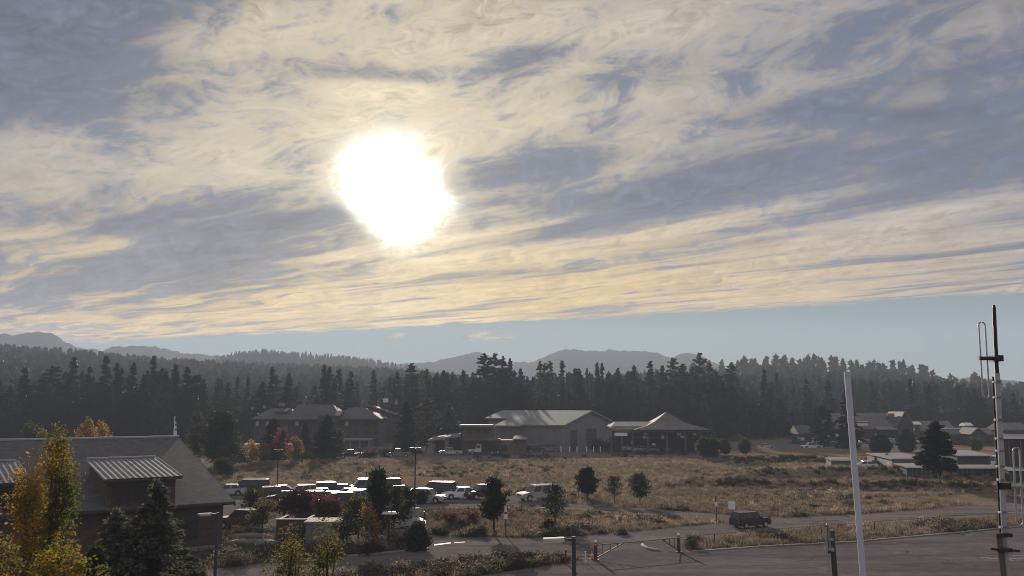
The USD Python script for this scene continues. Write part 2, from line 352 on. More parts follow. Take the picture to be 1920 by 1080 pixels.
def tarmac(name, colors, rot, crack=0.05):
    """Worn asphalt: blotches, drawn-out wheel tracks, sealed cracks as thin wandering lines."""
    g = Graph(); pos = g.add('geometry', 'position')
    v = g.add('mapping', 'vector', mapping_type='point', vector=pos, rotation=(0, 0, rot), scale=(0.25, 1.7, 1))
    f = g.noise(v, 0.20, 8.0, 0.62) + (g.noise(pos, 0.9, 4.0, 0.6) - 0.5) * 0.35 + (g.noise(v, 3.0, 3.0, 0.6) - 0.5) * 0.3
    col = g.add('rgb_ramp', 'color', {'ramp': [(0.28 + 0.44 * i / (len(colors) - 1), c) for i, c in enumerate(colors)]}, fac=f)
    for sc, off, w in ((0.055, 3.0, 0.0045), (0.10, 11.0, 0.004), (0.16, 23.0, 0.004)):
        q = g.add('mapping', 'vector', mapping_type='point', vector=pos, location=(off, off, off), rotation=(0, 0, rot), scale=(0.35, 1.0, 1))
        ln = 1.0 - g.step(g.m('absolute', g.noise(q, sc, 3.0, 0.5) - 0.5), 0.0, w)
        col = g.mix(ln * 0.55, col, (0.17, 0.16, 0.155) if off != 11.0 else (0.03, 0.028, 0.028))
    h = g.noise(pos, 20.0, 3.0, 0.6)
    return g.material(f'/World/Looks/{name}', g.add('principled_bsdf', 'BSDF', base_color=col, roughness=0.8, specular_ior_level=0.0, normal=g.add('bump', 'normal', height=h, strength=1.0, distance=0.006)))
M['asphalt'] = tarmac('asphalt', [(0.080, 0.070, 0.075), (0.124, 0.110, 0.116), (0.172, 0.155, 0.160)], -0.16)
M['road'] = tarmac('road', [(0.10, 0.089, 0.091), (0.15, 0.135, 0.136), (0.20, 0.182, 0.180)], -0.20)
M['concrete'] = mottled('concrete', [(0.22, 0.20, 0.18), (0.32, 0.30, 0.27)], 0.8, 0.85)
M['paint_line'] = mottled('paint_line', [(0.30, 0.29, 0.27), (0.62, 0.60, 0.57)], 2.0, 0.7, fine=(9.0, 0.5))
M['shingle'] = mottled('shingle', [(0.060, 0.057, 0.058), (0.088, 0.084, 0.086), (0.122, 0.116, 0.118)], 1.2, 0.85, 7.0, 0.7, stretch=(1, 1, 2.5), bump=0.02, bscale=6.0, fine=(7.0, 0.6), spec=0.35)
M['roof_far'] = mottled('roof_far', [(0.040, 0.038, 0.045), (0.058, 0.056, 0.064), (0.075, 0.072, 0.082)], 0.6, 0.8, 6.0, 0.65, fine=(3.0, 0.4))
M['roof_brown'] = mottled('roof_brown', [(0.075, 0.066, 0.065), (0.115, 0.10, 0.098), (0.15, 0.135, 0.13)], 0.6, 0.8, 6.0, 0.65, fine=(3.0, 0.4))
M['roof_metal'] = mottled('roof_metal', [(0.15, 0.15, 0.17), (0.22, 0.22, 0.245)], 0.5, 0.6, metal=0.2, spec=0.4)
M['roof_pale'] = mottled('roof_pale', [(0.21, 0.205, 0.205), (0.27, 0.265, 0.265)], 0.4, 0.9, spec=0.15)
M['white_trim'] = mottled('white_trim', [(0.60, 0.60, 0.62), (0.75, 0.75, 0.77)], 2.0, 0.5)
M['wall_red'] = mottled('wall_red', [(0.054, 0.034, 0.031), (0.084, 0.050, 0.045), (0.112, 0.068, 0.060)], 1.0, 0.85, stretch=(1, 1, 6), fine=(6.0, 0.3))
M['wall_dark'] = mottled('wall_dark', [(0.035, 0.03, 0.03), (0.06, 0.05, 0.048)], 1.0, 0.85, stretch=(1, 1, 5))
M['wall_grey'] = mottled('wall_grey', [(0.125, 0.125, 0.145), (0.165, 0.163, 0.185)], 0.5, 0.7, stretch=(1, 1, 0.2), fine=(3.0, 0.25))
M['wall_hotel'] = mottled('wall_hotel', [(0.045, 0.042, 0.054), (0.068, 0.063, 0.076)], 0.8, 0.85, stretch=(1, 1, 4))
M['wall_brown'] = mottled('wall_brown', [(0.10, 0.065, 0.052), (0.15, 0.098, 0.078)], 0.8, 0.85, stretch=(1, 1, 5))
M['wall_green'] = mottled('wall_green', [(0.035, 0.042, 0.04), (0.06, 0.068, 0.066)], 0.8, 0.8, stretch=(1, 1, 3))
M['metal_sheet'] = mottled('metal_sheet', [(0.13, 0.14, 0.15), (0.20, 0.21, 0.22)], 0.6, 0.55, metal=0.3, stretch=(3, 3, 0.3))
M['steel'] = mottled('steel', [(0.30, 0.31, 0.34), (0.42, 0.43, 0.47)], 6.0, 0.42, metal=0.6)
M['fibreglass'] = mottled('fibreglass', [(0.42, 0.44, 0.54), (0.50, 0.52, 0.62)], 3.0, 0.45)
M['dark_metal'] = flat('dark_metal', (0.018, 0.018, 0.02), 0.5)
M['lamp_metal'] = flat('lamp_metal', (0.035, 0.036, 0.04), 0.45)
M['lamp_top'] = flat('lamp_top', (0.55, 0.54, 0.5), 0.3, 0.4)
M['wood_grey'] = mottled('wood_grey', [(0.045, 0.042, 0.036), (0.085, 0.078, 0.068), (0.12, 0.112, 0.098)], 14.0, 0.9, stretch=(1, 1, 0.08))
M['gate_brown'] = mottled('gate_brown', [(0.055, 0.028, 0.022), (0.085, 0.042, 0.03)], 3.0, 0.6)
M['reflector'] = flat('reflector', (0.75, 0.62, 0.35), 0.4)
M['orange_band'] = flat('orange_band', (0.55, 0.20, 0.06), 0.5)
M['glass_dark'] = flat('glass_dark', (0.012, 0.014, 0.018), 0.08, 0.0, 0.6)
M['pane_pale'] = flat('pane_pale', (0.42, 0.43, 0.47), 0.3)
M['rubber'] = flat('rubber', (0.015, 0.015, 0.016), 0.85)
M['rim'] = flat('rim', (0.45, 0.45, 0.47), 0.35, 0.7)
M['lens_red'] = flat('lens_red', (0.30, 0.02, 0.015), 0.2)
M['lens_clear'] = flat('lens_clear', (0.75, 0.75, 0.75), 0.12)
M['sign_white'] = flat('sign_white', (0.70, 0.70, 0.72), 0.5)
M['rock'] = mottled('rock', [(0.13, 0.12, 0.11), (0.24, 0.22, 0.20)], 1.5, 0.9)
PAINT = {'white': (0.72, 0.72, 0.73), 'silver': (0.40, 0.41, 0.43), 'grey': (0.16, 0.165, 0.175), 'black': (0.015, 0.015, 0.017), 'charcoal': (0.045, 0.046, 0.05), 'red': (0.20, 0.02, 0.02), 'maroon': (0.085, 0.02, 0.022),
         'blue': (0.03, 0.06, 0.14), 'tan': (0.33, 0.28, 0.22), 'brown': (0.09, 0.055, 0.04), 'green': (0.03, 0.06, 0.045), 'champagne': (0.36, 0.33, 0.30), 'umber': (0.035, 0.022, 0.02)}
for k, c in PAINT.items(): M['paint_' + k] = flat('paint_' + k, c, 0.45, 0.0, 0.3, 0.12)
# ------------------------------------------------------------------ the land
def W2(pts, z=0.0): return [tuple(gp(x, y, z)[:2]) for x, y in pts]
road_poly = Polygon(W2([(300, 1086), (380, 1071), (500, 1057), (650, 1044), (740, 1036), (805, 1030), (800, 1004), (850, 1008), (930, 1009), (1010, 1009), (1085, 1006), (1140, 1001), (1235, 993), (1300, 987), (1365, 980), (1440, 973), (1615, 965), (1790, 951), (1920, 940), (2100, 925),
                        (2100, 950), (1920, 967), (1615, 983), (1440, 997), (1275, 1013), (1200, 1024), (1122, 1042), (1060, 1045), (1010, 1045), (910, 1047), (860, 1051), (640, 1074), (520, 1087), (300, 1110)]))
lot_poly = Polygon(W2([(905, 1080), (1000, 1066), (1062, 1057), (1112, 1052), (1180, 1046), (1285, 1038), (1310, 1034), (1440, 1025), (1600, 1017), (1790, 1000), (1920, 987), (2150, 968)]) + [(60, 45), (60, 6), (-6, 6), (-6, 40)]).buffer(0)
gate_apron = Polygon(W2([(1112, 1053.5), (1062, 1058), (1122, 1041), (1200, 1023), (1278, 1012), (1292, 1016), (1300, 1036)])).buffer(0)
path_poly = Polygon(W2([(1000, 953), (1015, 953), (1140, 961), (1240, 968), (1325, 973), (1366, 979), (1443, 972), (1366, 966), (1290, 960), (1240, 956), (1140, 950), (1060, 944)]))
park_poly = Polygon(W2([(400, 962), (400, 916), (560, 908), (700, 908), (830, 915), (930, 928), (985, 932), (1062, 944), (1020, 954), (947, 951), (907, 953), (777, 956), (757, 985), (800, 992), (860, 998), (820, 1030), (690, 1030), (600, 1008), (440, 1000)])).buffer(0)
far_road = Polygon(W2([(300, 884), (430, 871), (580, 862.5), (645, 859.5), (800, 857), (1000, 854), (1130, 850.5), (1240, 852), (1420, 858), (1560, 864), (1560, 862), (1420, 855), (1240, 848.5), (1130, 846), (1000, 849.5), (800, 852), (645, 855), (580, 857.5), (430, 865), (300, 877)]))
yard_poly = Polygon(W2([(1135, 848), (1560, 838), (1900, 832), (1900, 822), (1560, 826), (1135, 842)]))
paved = unary_union([road_poly, lot_poly, gate_apron, path_poly, park_poly, far_road, yard_poly])
BERMS = [(LineString(W2([(1378, 872), (1440, 868), (1500, 868), (1556, 870)])), 1.1, 2.6), (LineString(W2([(1412, 896), (1450, 893), (1600, 890), (1750, 896), (1900, 900), (2050, 905)])), 1.35, 2.8),
         (LineString(W2([(1300, 906), (1450, 912), (1600, 915), (1900, 922)])), 0.9, 2.6), (LineString(W2([(1400, 845), (1500, 845), (1590, 846)])), 0.8, 5.0)]
def ground_z(xy, fine=True):
    xy = np.asarray(xy, float); P = shapely.points(xy)
    d = shapely.distance(P, paved); k = np.clip((d - 0.4) / 6.0, 0, 1); k = k * k * (3 - 2 * k)
    r = np.hypot(xy[:, 0], xy[:, 1])
    z = np.zeros(len(xy))
    p3 = np.column_stack([xy, np.zeros(len(xy))])
    z += (meshkit.fbm(p3 * 0.03, 3, 1) - 0.5) * 0.9
    if fine: z += (meshkit.fbm(p3 * 0.55, 3, 5) - 0.5) * 0.30
    z *= np.where(r > 260, 0.5, 1.0)
    for line, h, w in BERMS:
        dd = shapely.distance(P, line)
        sel = dd < w * 3
        n = 0.75 + 0.5 * meshkit.fbm(p3[sel] * 0.16, 3, 9)
        z[sel] += h * np.exp(-(dd[sel] / w) ** 2) * n
    return z * k - 0.02 * (1 - k)
def polar(azs, rs, fz):
    A, R = np.meshgrid(np.radians(azs), rs, indexing='ij')
    xy = np.column_stack([(np.sin(A) * R).ravel(), (np.cos(A) * R).ravel()])
    v = np.column_stack([xy, fz(xy, A.ravel(), R.ravel())])
    na, nr = len(azs), len(rs); i, j = np.meshgrid(np.arange(na - 1), np.arange(nr - 1), indexing='ij')
    q = np.stack([i * nr + j, i * nr + j + 1, (i + 1) * nr + j + 1, (i + 1) * nr + j], -1).reshape(-1, 4)[:, ::-1]
    return v, np.vstack([q[:, [0, 1, 2]], q[:, [0, 2, 3]]])
rs = np.concatenate([np.arange(4, 40, 3.0), np.arange(40, 140, 0.55), np.arange(140, 240, 1.0), np.arange(240, 420, 5), np.arange(420, 2400, 120)])
azs = np.concatenate([np.arange(-180, -38, 4.0), np.arange(-38, 38, 0.22), np.arange(38, 180.1, 4.0)])
single('ground', polar(azs, rs, lambda xy, a, r: ground_z(xy)), M['soil'], 'dry brown meadow and earth that everything stands on', 'ground', kind='structure', smooth=True)
flatp = dict(kind='structure')
single('road', MB().sheet(road_poly, 0.030), M['road'], 'grey two-lane road crossing in front of the meadow', 'road', **flatp)
single('asphalt_lot', MB().sheet(lot_poly, 0.046), M['asphalt'], 'wide empty asphalt lot in the right foreground', 'lot', **flatp)
single('gate_apron', MB().sheet(gate_apron, 0.038), M['asphalt'], 'asphalt drive between the two gate posts', 'drive', **flatp)
single('path', MB().sheet(path_poly, 0.024), M['road'], 'narrow grey lane from the parked cars to the road', 'lane', **flatp)
single('parking_lot', MB().sheet(park_poly, 0.016), M['road'], 'grey car park with rows of cars beside the meadow', 'car park', **flatp)
single('far_road', MB().sheet(far_road, 0.030), M['road'], 'thin pale road along the far edge of the meadow', 'road', **flatp)
single('far_yard', MB().sheet(yard_poly, 0.020), M['road'], 'far yard where cars park before the pavilion and houses', 'yard', **flatp)
def strip(pts, w, z, h=0.0):
    return MB().sheet(LineString(W2(pts)).buffer(w / 2, cap_style=2), z + h, z - 0.25)
for nm, lab, pts, w in (('kerb', 'pale kerb on the lower edge of the road left of the gate', [(640, 1074.5), (860, 1051.5), (910, 1047), (1010, 1045), (1057, 1045.5)], 0.22), ('kerb', 'pale kerb along the lot below the grassy strip', [(1300, 1035.5), (1440, 1025.5), (1600, 1017.5), (1790, 1000.5), (1920, 987.5), (2100, 972)], 0.18),
                        ('kerb', 'pale kerb of the island beside the car park lane', [(777, 956), (907, 953), (947, 951), (1015, 953), (1140, 961), (1240, 968)], 0.25), ('kerb', 'pale kerb of the lane end below the bushes left', [(652, 1044), (740, 1036), (803, 1030)], 0.25)):
    single(nm, strip(pts, w, 0.02, 0.11), M['concrete'], lab, 'kerb', kind='structure')
single('stop_line', MB().sheet(Polygon(W2([(814, 1023.6), (845, 1019.6), (845, 1018.0), (814, 1021.6)])), 0.042, 0.031), M['paint_line'], 'short white stop line painted where the lane meets the road', 'road marking', kind='structure')
single('road_marking', MB().sheet(Polygon(W2([(852, 1019), (872, 1017.4), (872, 1016.6), (852, 1018)])), 0.042, 0.031), M['paint_line'], 'faint short white dash painted right of the stop line', 'road marking', kind='structure')
g_ = MB()
for i, (a, b) in enumerate((((1838, 1046), (1900, 1052)), ((1895, 1049), (1935, 1047)), ((1898, 1043), (1925, 1043)))):
    single('lot_marking', strip([a, b], 0.10, 0.062, 0.003), M['paint_line'], ('faint white line on the lot left of the tall mast', 'white line on the lot right of the mast foot', 'short white dash on the lot at the picture edge')[i], 'road marking', kind='structure')
def crack(name, pts, w, lab): single(name, strip(pts, w, 0.051 if pts[0][1] > 1050 else 0.035, 0.001), M['paint_line'], lab, 'road marking', kind='structure')
single('kerb', MB().tube([tuple(gp(x, y, 0.1)) for x, y in ((1204, 1021), (1207, 1024.5), (1214, 1028), (1225, 1030.5), (1235, 1031.5))], 0.13, 6), M['concrete'], 'curved pale kerb end on the drive behind the gate', 'kerb', kind='structure')

# hills: ridges whose skylines are given where the photograph shows them
def az_of(x): return math.degrees(azel(x, 700)[0])
def hill(name, label, prof, R, r0, back, tree, mat, rough=0.0, seed=0, step=0.3, side=(-36, 36), nr=34):
    xs = np.array([az_of(p[0]) for p in prof])
    zs = np.array([max(-3.0, 12 + (math.tan(azel(*p)[1])) * R - tree) for p in prof])
    def fz(xy, a, r):
        zr = np.interp(np.degrees(a), xs, zs)
        t = np.clip((r - r0) / (R - r0), 0, 1); u = np.clip((r - R) / (back - R), 0, 1)
        k = (t * t * (3 - 2 * t)) * 0.45 + t * 0.55
        z = -3 + (zr + 3) * np.where(r <= R, k, 1 - u * u)
        if rough:
            p = np.column_stack([xy, np.zeros(len(xy))])
            q = np.degrees(a)
            z += (meshkit.fbm(p * (5.0 / R), 6, seed) - 0.5) * rough * np.clip(t * 3, 0, 1) * np.where(r > R, 1 - u, np.clip(1.2 - np.abs(t - 0.55) * 0.9, 0.28, 1))
        if step < .1: z += (meshkit.noise(np.column_stack([xy / 9.0, np.zeros(len(xy))]), seed + 3) - .4) * 6.5 * np.clip(t * 3, 0, 1)
        return z
    azs = np.arange(side[0], side[1] + step / 2, step)
    rr = np.concatenate([np.linspace(r0, R, nr), np.linspace(R, back, 6)[1:]])
    single(name, polar(azs, rr, fz), mat, label, 'hill', kind='structure', smooth=True)
    return lambda xy: fz(np.asarray(xy, float), np.arctan2(np.asarray(xy)[:, 0], np.asarray(xy)[:, 1]), np.hypot(np.asarray(xy)[:, 0], np.asarray(xy)[:, 1]))
PA = [(-300, 648), (-100, 644), (0, 642), (60, 647), (110, 649), (200, 659), (300, 667), (400, 672), (480, 676), (600, 681), (700, 685), (800, 694), (900, 705), (1000, 715), (1100, 728)]
PB = [(330, 690), (380, 678), (410, 667), (440, 659), (490, 654), (520, 656), (560, 659), (640, 666), (700, 673), (760, 683), (800, 692), (860, 705), (950, 720)]
PC = [(1150, 722), (1250, 708), (1340, 692), (1380, 688), (1420, 684), (1470, 681), (1530, 684), (1560, 686), (1600, 691), (1650, 691), (1700, 699), (1740, 705), (1760, 708), (1800, 716), (1850, 726), (1920, 737), (2100, 740)]
PL = [(-300, 655), (-100, 640), (0, 627), (20, 632), (40, 627), (60, 624), (80, 623), (100, 627), (115, 638), (150, 650), (185, 655), (210, 648), (240, 645), (290, 646), (320, 655), (360, 660), (400, 664), (440, 675), (520, 700)]
PM = [(620, 705), (700, 690), (760, 682), (790, 680), (810, 679), (845, 671), (870, 665), (890, 661), (900, 662), (910, 667), (950, 680), (1000, 681), (1012, 674), (1030, 668), (1060, 659), (1080, 659), (1100, 663), (1140, 661), (1180, 663), (1220, 664), (1235, 668), (1260, 679), (1275, 672), (1290, 668), (1310, 670), (1330, 682), (1370, 700), (1450, 715)]
PR = [(1600, 740), (1700, 722), (1740, 712), (1780, 707), (1810, 704), (1850, 707), (1880, 711), (1920, 714), (2100, 700), (2300, 710)]
hz_a = hill('forest_hill', 'wooded slope rising behind the left trees', PA, 900, 330, 1250, 21, M['hill'], 0, 1, side=(-40, 6))
hz_b = hill('forest_hill', 'hazy wooded ridge behind the left middle of the forest', PB, 1350, 1000, 1480, 14, M['hill'], 0, 2, side=(-22, 1))
hz_c = hill('forest_hill', 'wooded ridge behind the houses on the right', PC, 820, 380, 1200, 24, M['hill'], 0, 3, side=(5, 40))
hill('far_mountain', 'blue far mountain with a domed summit at the left', PL, 2000, 1430, 2200, 0, M['mountain'], 42, 11, 0.08, (-40, -12), 60)
hill('far_mountain', 'blue far mountains with a broad flat top in the middle', PM, 2080, 1430, 2280, 0, M['mountain'], 40, 12, 0.08, (-12, 16), 60)
hill('far_mountain', 'low blue far mountain at the right edge', PR, 1900, 1320, 2100, 0, M['mountain'], 32, 13, 0.08, (17, 40), 60)
# ------------------------------------------------------------------ trees
def leaves(rng, centers, n, spread, size, flatten=1.0, along=None):
    """n small leaf faces about each centre; every face is a triangle pair with its own tilt."""
    c = np.repeat(np.asarray(centers, float), n, 0)
    k = len(c)
    c = c + rng.normal(0, 1, (k, 3)) * np.asarray(spread) * np.array([1, 1, flatten])
    a = rng.normal(0, 1, (k, 3)); a[:, 2] *= 0.6; a /= np.linalg.norm(a, axis=1, keepdims=True)
    if along is not None:
        a = a * 0.55 + np.repeat(along, n, 0); a /= np.linalg.norm(a, axis=1, keepdims=True)
    b = np.cross(a, rng.normal(0, 1, (k, 3))); b /= np.linalg.norm(b, axis=1, keepdims=True) + 1e-9
    s = size * rng.uniform(0.6, 1.35, (k, 1))
    a, b = a * s, b * s * 0.55
    v = np.stack([c - a, c + b, c + a, c - b], 1).reshape(-1, 3)
    q = np.arange(k)[:, None] * 4
    return v, np.vstack([np.hstack([q, q + 1, q + 2]), np.hstack([q, q + 2, q + 3])])

def conifer(seed, h, w, shape='spire', clumps=1.0, leaf=0.55, lod=0, bare=0.12, per=0, fluff=0.38):
    """(trunk, crown) of a conifer h metres tall and about w wide."""
    rng = np.random.default_rng(seed)
    bend = rng.normal(0, 0.012, 2) * h
    tz = np.linspace(0, h * 0.97, 6)
    cx = lambda z: np.column_stack([bend[0] * (z / h) ** 2, bend[1] * (z / h) ** 2])
    r0 = 0.011 * h + 0.06
    trunk = MB().tube(np.column_stack([cx(tz), tz]), r0 * (1 - tz / h * 0.93), 7 if lod < 1 else 4)
    step = (0.034 if lod == 0 else 0.05) * h
    cs, dirs = [], []
    z = h * bare
    while z < h * 0.985:
        t = (z / h - bare) / (1 - bare)
        if shape == 'spire': L = w / 2 * (1 - t) ** 0.85 * (0.55 + 0.45 * min(1, t * 6))
        elif shape == 'pine': L = w / 2 * math.sqrt(max(0.0, 1 - (max(0, t - 0.25) / 0.76) ** 2)) * (0.5 + 0.5 * min(1, t * 3.0)) * (1.0 if t < 0.85 else 0.9)
        else: L = w / 2 * (1 - t ** 2.2) * (0.62 + 0.38 * min(1, t * 5))
        nb = int(max(3, round((5 if lod == 0 else 4) * (0.6 + 0.6 * (1 - t)))))
        a0 = rng.uniform(0, 2 * PI)
        for k in range(nb):
            if rng.random() < (0.20 if shape == 'pine' else 0.10): continue
            a = a0 + 2 * PI * k / nb + rng.normal(0, 0.3)
            l = L * rng.uniform(0.55, 1.22)
            zz = z + rng.normal(0, step * 0.35)
            slope = (0.55 * t - 0.18) if shape != 'spire' else (0.5 * t - 0.35)
            m = max(2, int(round(l / (leaf * (1.15 if lod == 0 else 1.8)) * clumps)))
            for s in (np.arange(m) + 0.7) / m:
                if s * l < 0.15 * w and t < 0.7 and rng.random() < 0.5: continue
                q = cx(np.array([zz]))[0]
                cs.append((q[0] + math.cos(a) * l * s, q[1] + math.sin(a) * l * s, zz + l * s * slope - 0.10 * l * s * s))
                dirs.append((math.cos(a), math.sin(a), slope * 0.6 - 0.1))
        z += step * rng.uniform(0.8, 1.2) * (1 - 0.35 * t)
    q = cx(np.array([h * 0.98]))[0]
    for k in range(4): cs.append((q[0], q[1], h * (0.965 + 0.012 * k))); dirs.append((0, 0, 1))
    crown = leaves(rng, np.array(cs), per or (5 if lod == 0 else 3), leaf * fluff, leaf * (1.0 if lod == 0 else 1.35), 0.55, np.array(dirs))
    return trunk, crown

def broadleaf(seed, h, lobes, leaf, n, per=5, trunk_r=0.09, trunks=1, bark_h=0.35):
    """(trunk with limbs, crown) of a broadleaf tree: leaf clusters near the skin of uneven lobes (x, y, z, rx, ry, rz)."""
    rng = np.random.default_rng(seed)
    limbs = MB()
    lob = np.array(lobes, float)
    for k in range(trunks):
        o = rng.normal(0, 0.12, 2) * (k > 0) * h * 0.25
        top = np.array([lob[:, 0].mean() + o[0], lob[:, 1].mean() + o[1], h * 0.82])
        zs = np.linspace(0, 1, 6)
        limbs.tube(np.column_stack([top[0] * zs ** 1.5 + o[0] * 0.2, top[1] * zs ** 1.5 + o[1] * 0.2, zs * top[2]]), trunk_r * (1 - zs * 0.85), 7)
    for x, y, z, rx, ry, rz in lob:
        b = np.array([0, 0, max(h * bark_h * 0.8, z - rz * 1.6)]); e = np.array([x, y, z + rz * 0.3])
        m = (b + e) / 2 + np.array([x * 0.2, y * 0.2, -0.03 * h])
        limbs.tube([b, m, e], [trunk_r * 0.5, trunk_r * 0.32, trunk_r * 0.1], 5)
    vol = lob[:, 3] * lob[:, 4] * lob[:, 5]; pick = rng.choice(len(lob), n, p=vol / vol.sum())
    d = rng.normal(0, 1, (n, 3)); d /= np.linalg.norm(d, axis=1, keepdims=True)
    r = rng.uniform(0.35, 1.05, (n, 1)) ** 0.6
    c = lob[pick, :3] + d * r * lob[pick, 3:]
    keep = meshkit.noise(c * (1.6 / max(0.6, h * 0.10)), seed) > 0.33
    return limbs, leaves(rng, c[keep], per, leaf * 1.4, leaf)

def tree_kind(name, trunk, crown, mat, bark='bark'):
    def build(p):
        part(p, 'trunk', trunk, M[bark]); part(p, 'crown', crown, M[mat])
    return kind_of(name, build)
CON = []                                                     # (kind, height, width)
for i, (h, w, s) in enumerate(((24, 6.2, 'spire'), (24, 7.4, 'spire'), (24, 8.6, 'spire'), (24, 7.6, 'pine'), (24, 9.0, 'pine'), (24, 6.8, 'full'), (24, 8.2, 'full'), (24, 5.4, 'spire'))):
    t, c = conifer(40 + i, h, w, s, 1.0, 0.62, 0, 0.10 if s != 'pine' else 0.2)
    CON.append([tree_kind('conifer', t, c, m) for m in ('needle', 'needle_veiled', 'needle_veiled_pale')])
# ------------------------------------------------------------------ the forest
rng = np.random.default_rng(7)
def base_z(x, y):
    p = np.array([[x, y]]); z = ground_z(p, False)[0]
    for f in (hz_a, hz_c):
        a = math.degrees(math.atan2(x, y)); r = math.hypot(x, y)
        if f is hz_a and (a > 6 or r < 330): continue
        if f is hz_c and (a < 5 or r < 380): continue
        z = max(z, f(p)[0])
    return z
ZONES = [(-100, 372, 'dark conifer in the dense tall stand behind the long grey roof', 'conifers behind the long grey roof'), (372, 760, 'grey green conifer in the stand rising behind the dark hotel', 'conifers behind the hotel'),
         (760, 1165, 'hazy conifer in the tree line behind the big grey metal hall', 'conifers behind the metal hall'), (1165, 1480, 'dim conifer in the tree line behind and right of the pavilion', 'conifers behind the pavilion'), (1480, 2100, 'dark conifer in the tree line behind the houses on the right', 'conifers behind the houses')]
def plant(x, top, depth, k, wide=1.0, label=None, row=0):
    p = at(x, 800, depth); X, Y = p[0], p[1]
    z0 = base_z(X, Y) - 0.15
    h = at(x, top, depth)[2] - z0
    if label: lab, grp = label, None
    else:
        _, _, lab, grp = next(q for q in ZONES if q[0] <= x < q[1])
    s = h / 24.0
    copy(CON[k][min(2, row + (372 < x < 1500))], 'conifer', lab, 'conifer', (X, Y, z0), rng.uniform(0, 2 * PI), (s ** 0.55 * wide, s ** 0.55 * wide, s), grp)  # back rows and middle columns get the needles with painted-in veil
MARK = [(40, 690, 283, 2, 1.1, 0), (90, 690, 290, 4, 1.0, 0), (130, 671, 282, 1, 1.25, 'tall broad conifer standing highest in the left part of the dark stand'), (160, 690, 292, 2, 1, 0), (190, 670, 284, 2, 1.15, 'tall double-topped conifer above the two orange bushes on the left'), (215, 684, 295, 0, 1, 0), (247, 683, 290, 0, 1, 0),
        (283, 671, 284, 0, 0.95, 'slender pointed conifer topping the dark stand right of its middle'), (300, 693, 298, 2, 1, 0), (322, 685, 286, 1, 1.0, 0), (345, 690, 288, 2, 1.05, 0), (368, 705, 300, 5, 1, 0), (405, 712, 305, 0, 1, 0), (440, 708, 296, 0, 0.8, 0), (460, 708, 300, 0, 0.75, 'thin pointed conifer standing just left of the hotel roof'), (505, 691, 300, 0, 0.85, 'slim conifer rising behind the left end of the hotel roof'),
        (540, 702, 305, 5, 1, 0), (605, 686, 305, 1, 1, 0), (615, 690, 310, 5, 1, 0), (635, 694, 315, 1, 1, 0), (655, 699, 312, 2, 1, 0), (700, 696, 320, 1, 1, 0), (742, 700, 322, 6, 1, 0), (770, 684, 310, 3, 1.0, 'dark rounded pine standing out in the hazy middle of the forest'), (800, 694, 320, 0, 1, 0), (830, 697, 322, 5, 1, 0), (868, 697, 320, 6, 1, 0),
        (908, 666, 318, 3, 1.15, 'tallest ragged pine of the group breaking the skyline left of the broad mountain'), (928, 667, 322, 4, 0.8, 'ragged pine second from left in the skyline group above the hall roof'), (943, 671, 325, 3, 0.7, 'narrow pine third from left in the skyline group above the hall roof'), (955, 675, 326, 0, 0.75, 'pointed pine at the right end of the skyline group above the hall roof'), (975, 694, 326, 5, 1, 0),
        (1013, 680, 325, 3, 0.62, 'small pine left of three before the broad flat mountain'), (1022, 684, 330, 3, 0.6, 'small pine middle of three before the broad flat mountain'), (1032, 680, 328, 3, 0.66, 'small pine right of three before the broad flat mountain'), (1054, 679, 330, 0, 0.95, 'lone pointed spruce in front of the broad flat mountain'), (1078, 693, 334, 1, 0.8, 0), (1088, 694, 334, 0, 0.8, 0), (1103, 693, 330, 0, 0.7, 0), (1122, 682, 330, 1, 0.85, 'twin-topped conifer before the middle of the flat mountain'), (1129, 684, 334, 0, 0.8, 0),
        (1160, 692, 330, 2, 1, 0), (1190, 689, 330, 6, 1, 0), (1222, 679, 328, 2, 1.1, 'wide conifer against the right shoulder of the flat mountain'), (1245, 688, 335, 5, 1, 0), (1263, 675, 332, 4, 0.8, 0), (1283, 685, 335, 3, 0.9, 0), (1316, 666, 330, 4, 0.85, 'ragged pine standing highest right of the small round mountain'), (1333, 683, 336, 3, 0.8, 0), (1300, 690, 340, 6, 1, 0), (1375, 682, 345, 3, 0.9, 0),
        (1435, 693, 330, 1, 0.9, 'tall dark conifer before the wooded ridge left of the white pole'), (1460, 699, 334, 0, 0.85, 'dark conifer right beside the tallest one left of the white pole'), (1515, 712, 335, 2, 1, 0), (1555, 715, 338, 5, 1, 0), (1640, 715, 335, 6, 0.9, 0), (1712, 712, 330, 1, 0.75, 'tall thin conifer above the brown roofed hall on the right'), (1745, 722, 340, 5, 1, 0), (1800, 725, 335, 2, 0.9, 0), (1830, 730, 340, 6, 1, 0), (1905, 738, 330, 2, 0.9, 0)]
for x, top, dep, k, wd, lab in MARK: plant(x, top, dep, k, wd, lab or None)
TX = [-80, 0, 100, 200, 300, 380, 450, 500, 600, 700, 770, 860, 950, 1000, 1100, 1200, 1280, 1330, 1400, 1500, 1600, 1700, 1800, 1920, 2000]
TY = [704, 704, 702, 694, 702, 714, 722, 716, 708, 710, 703, 702, 700, 700, 701, 698, 696, 698, 716, 730, 742, 738, 742, 746, 746]
DX, DY = [-80, 372, 430, 760, 900, 1165, 1330, 1500, 2000], [278, 282, 292, 296, 300, 300, 302, 335, 335]
for row, (off, drop, sp) in enumerate(((0, 34, 16.5), (18, 16, 17.0), (40, 4, 22.0))):
    x = -60.0 + row * 7
    while x < 1985:
        xx = x + rng.uniform(-5, 5)
        top = np.interp(xx, TX, TY) + rng.uniform(-8, drop + 34)
        plant(xx, top, np.interp(xx, DX, DY) + off + rng.uniform(-7, 7), int(rng.integers(0, 8)), rng.uniform(0.75, 1.5), None, row)
        x += sp * rng.uniform(0.75, 1.3) * (1.15 if row < 2 else 1.3)
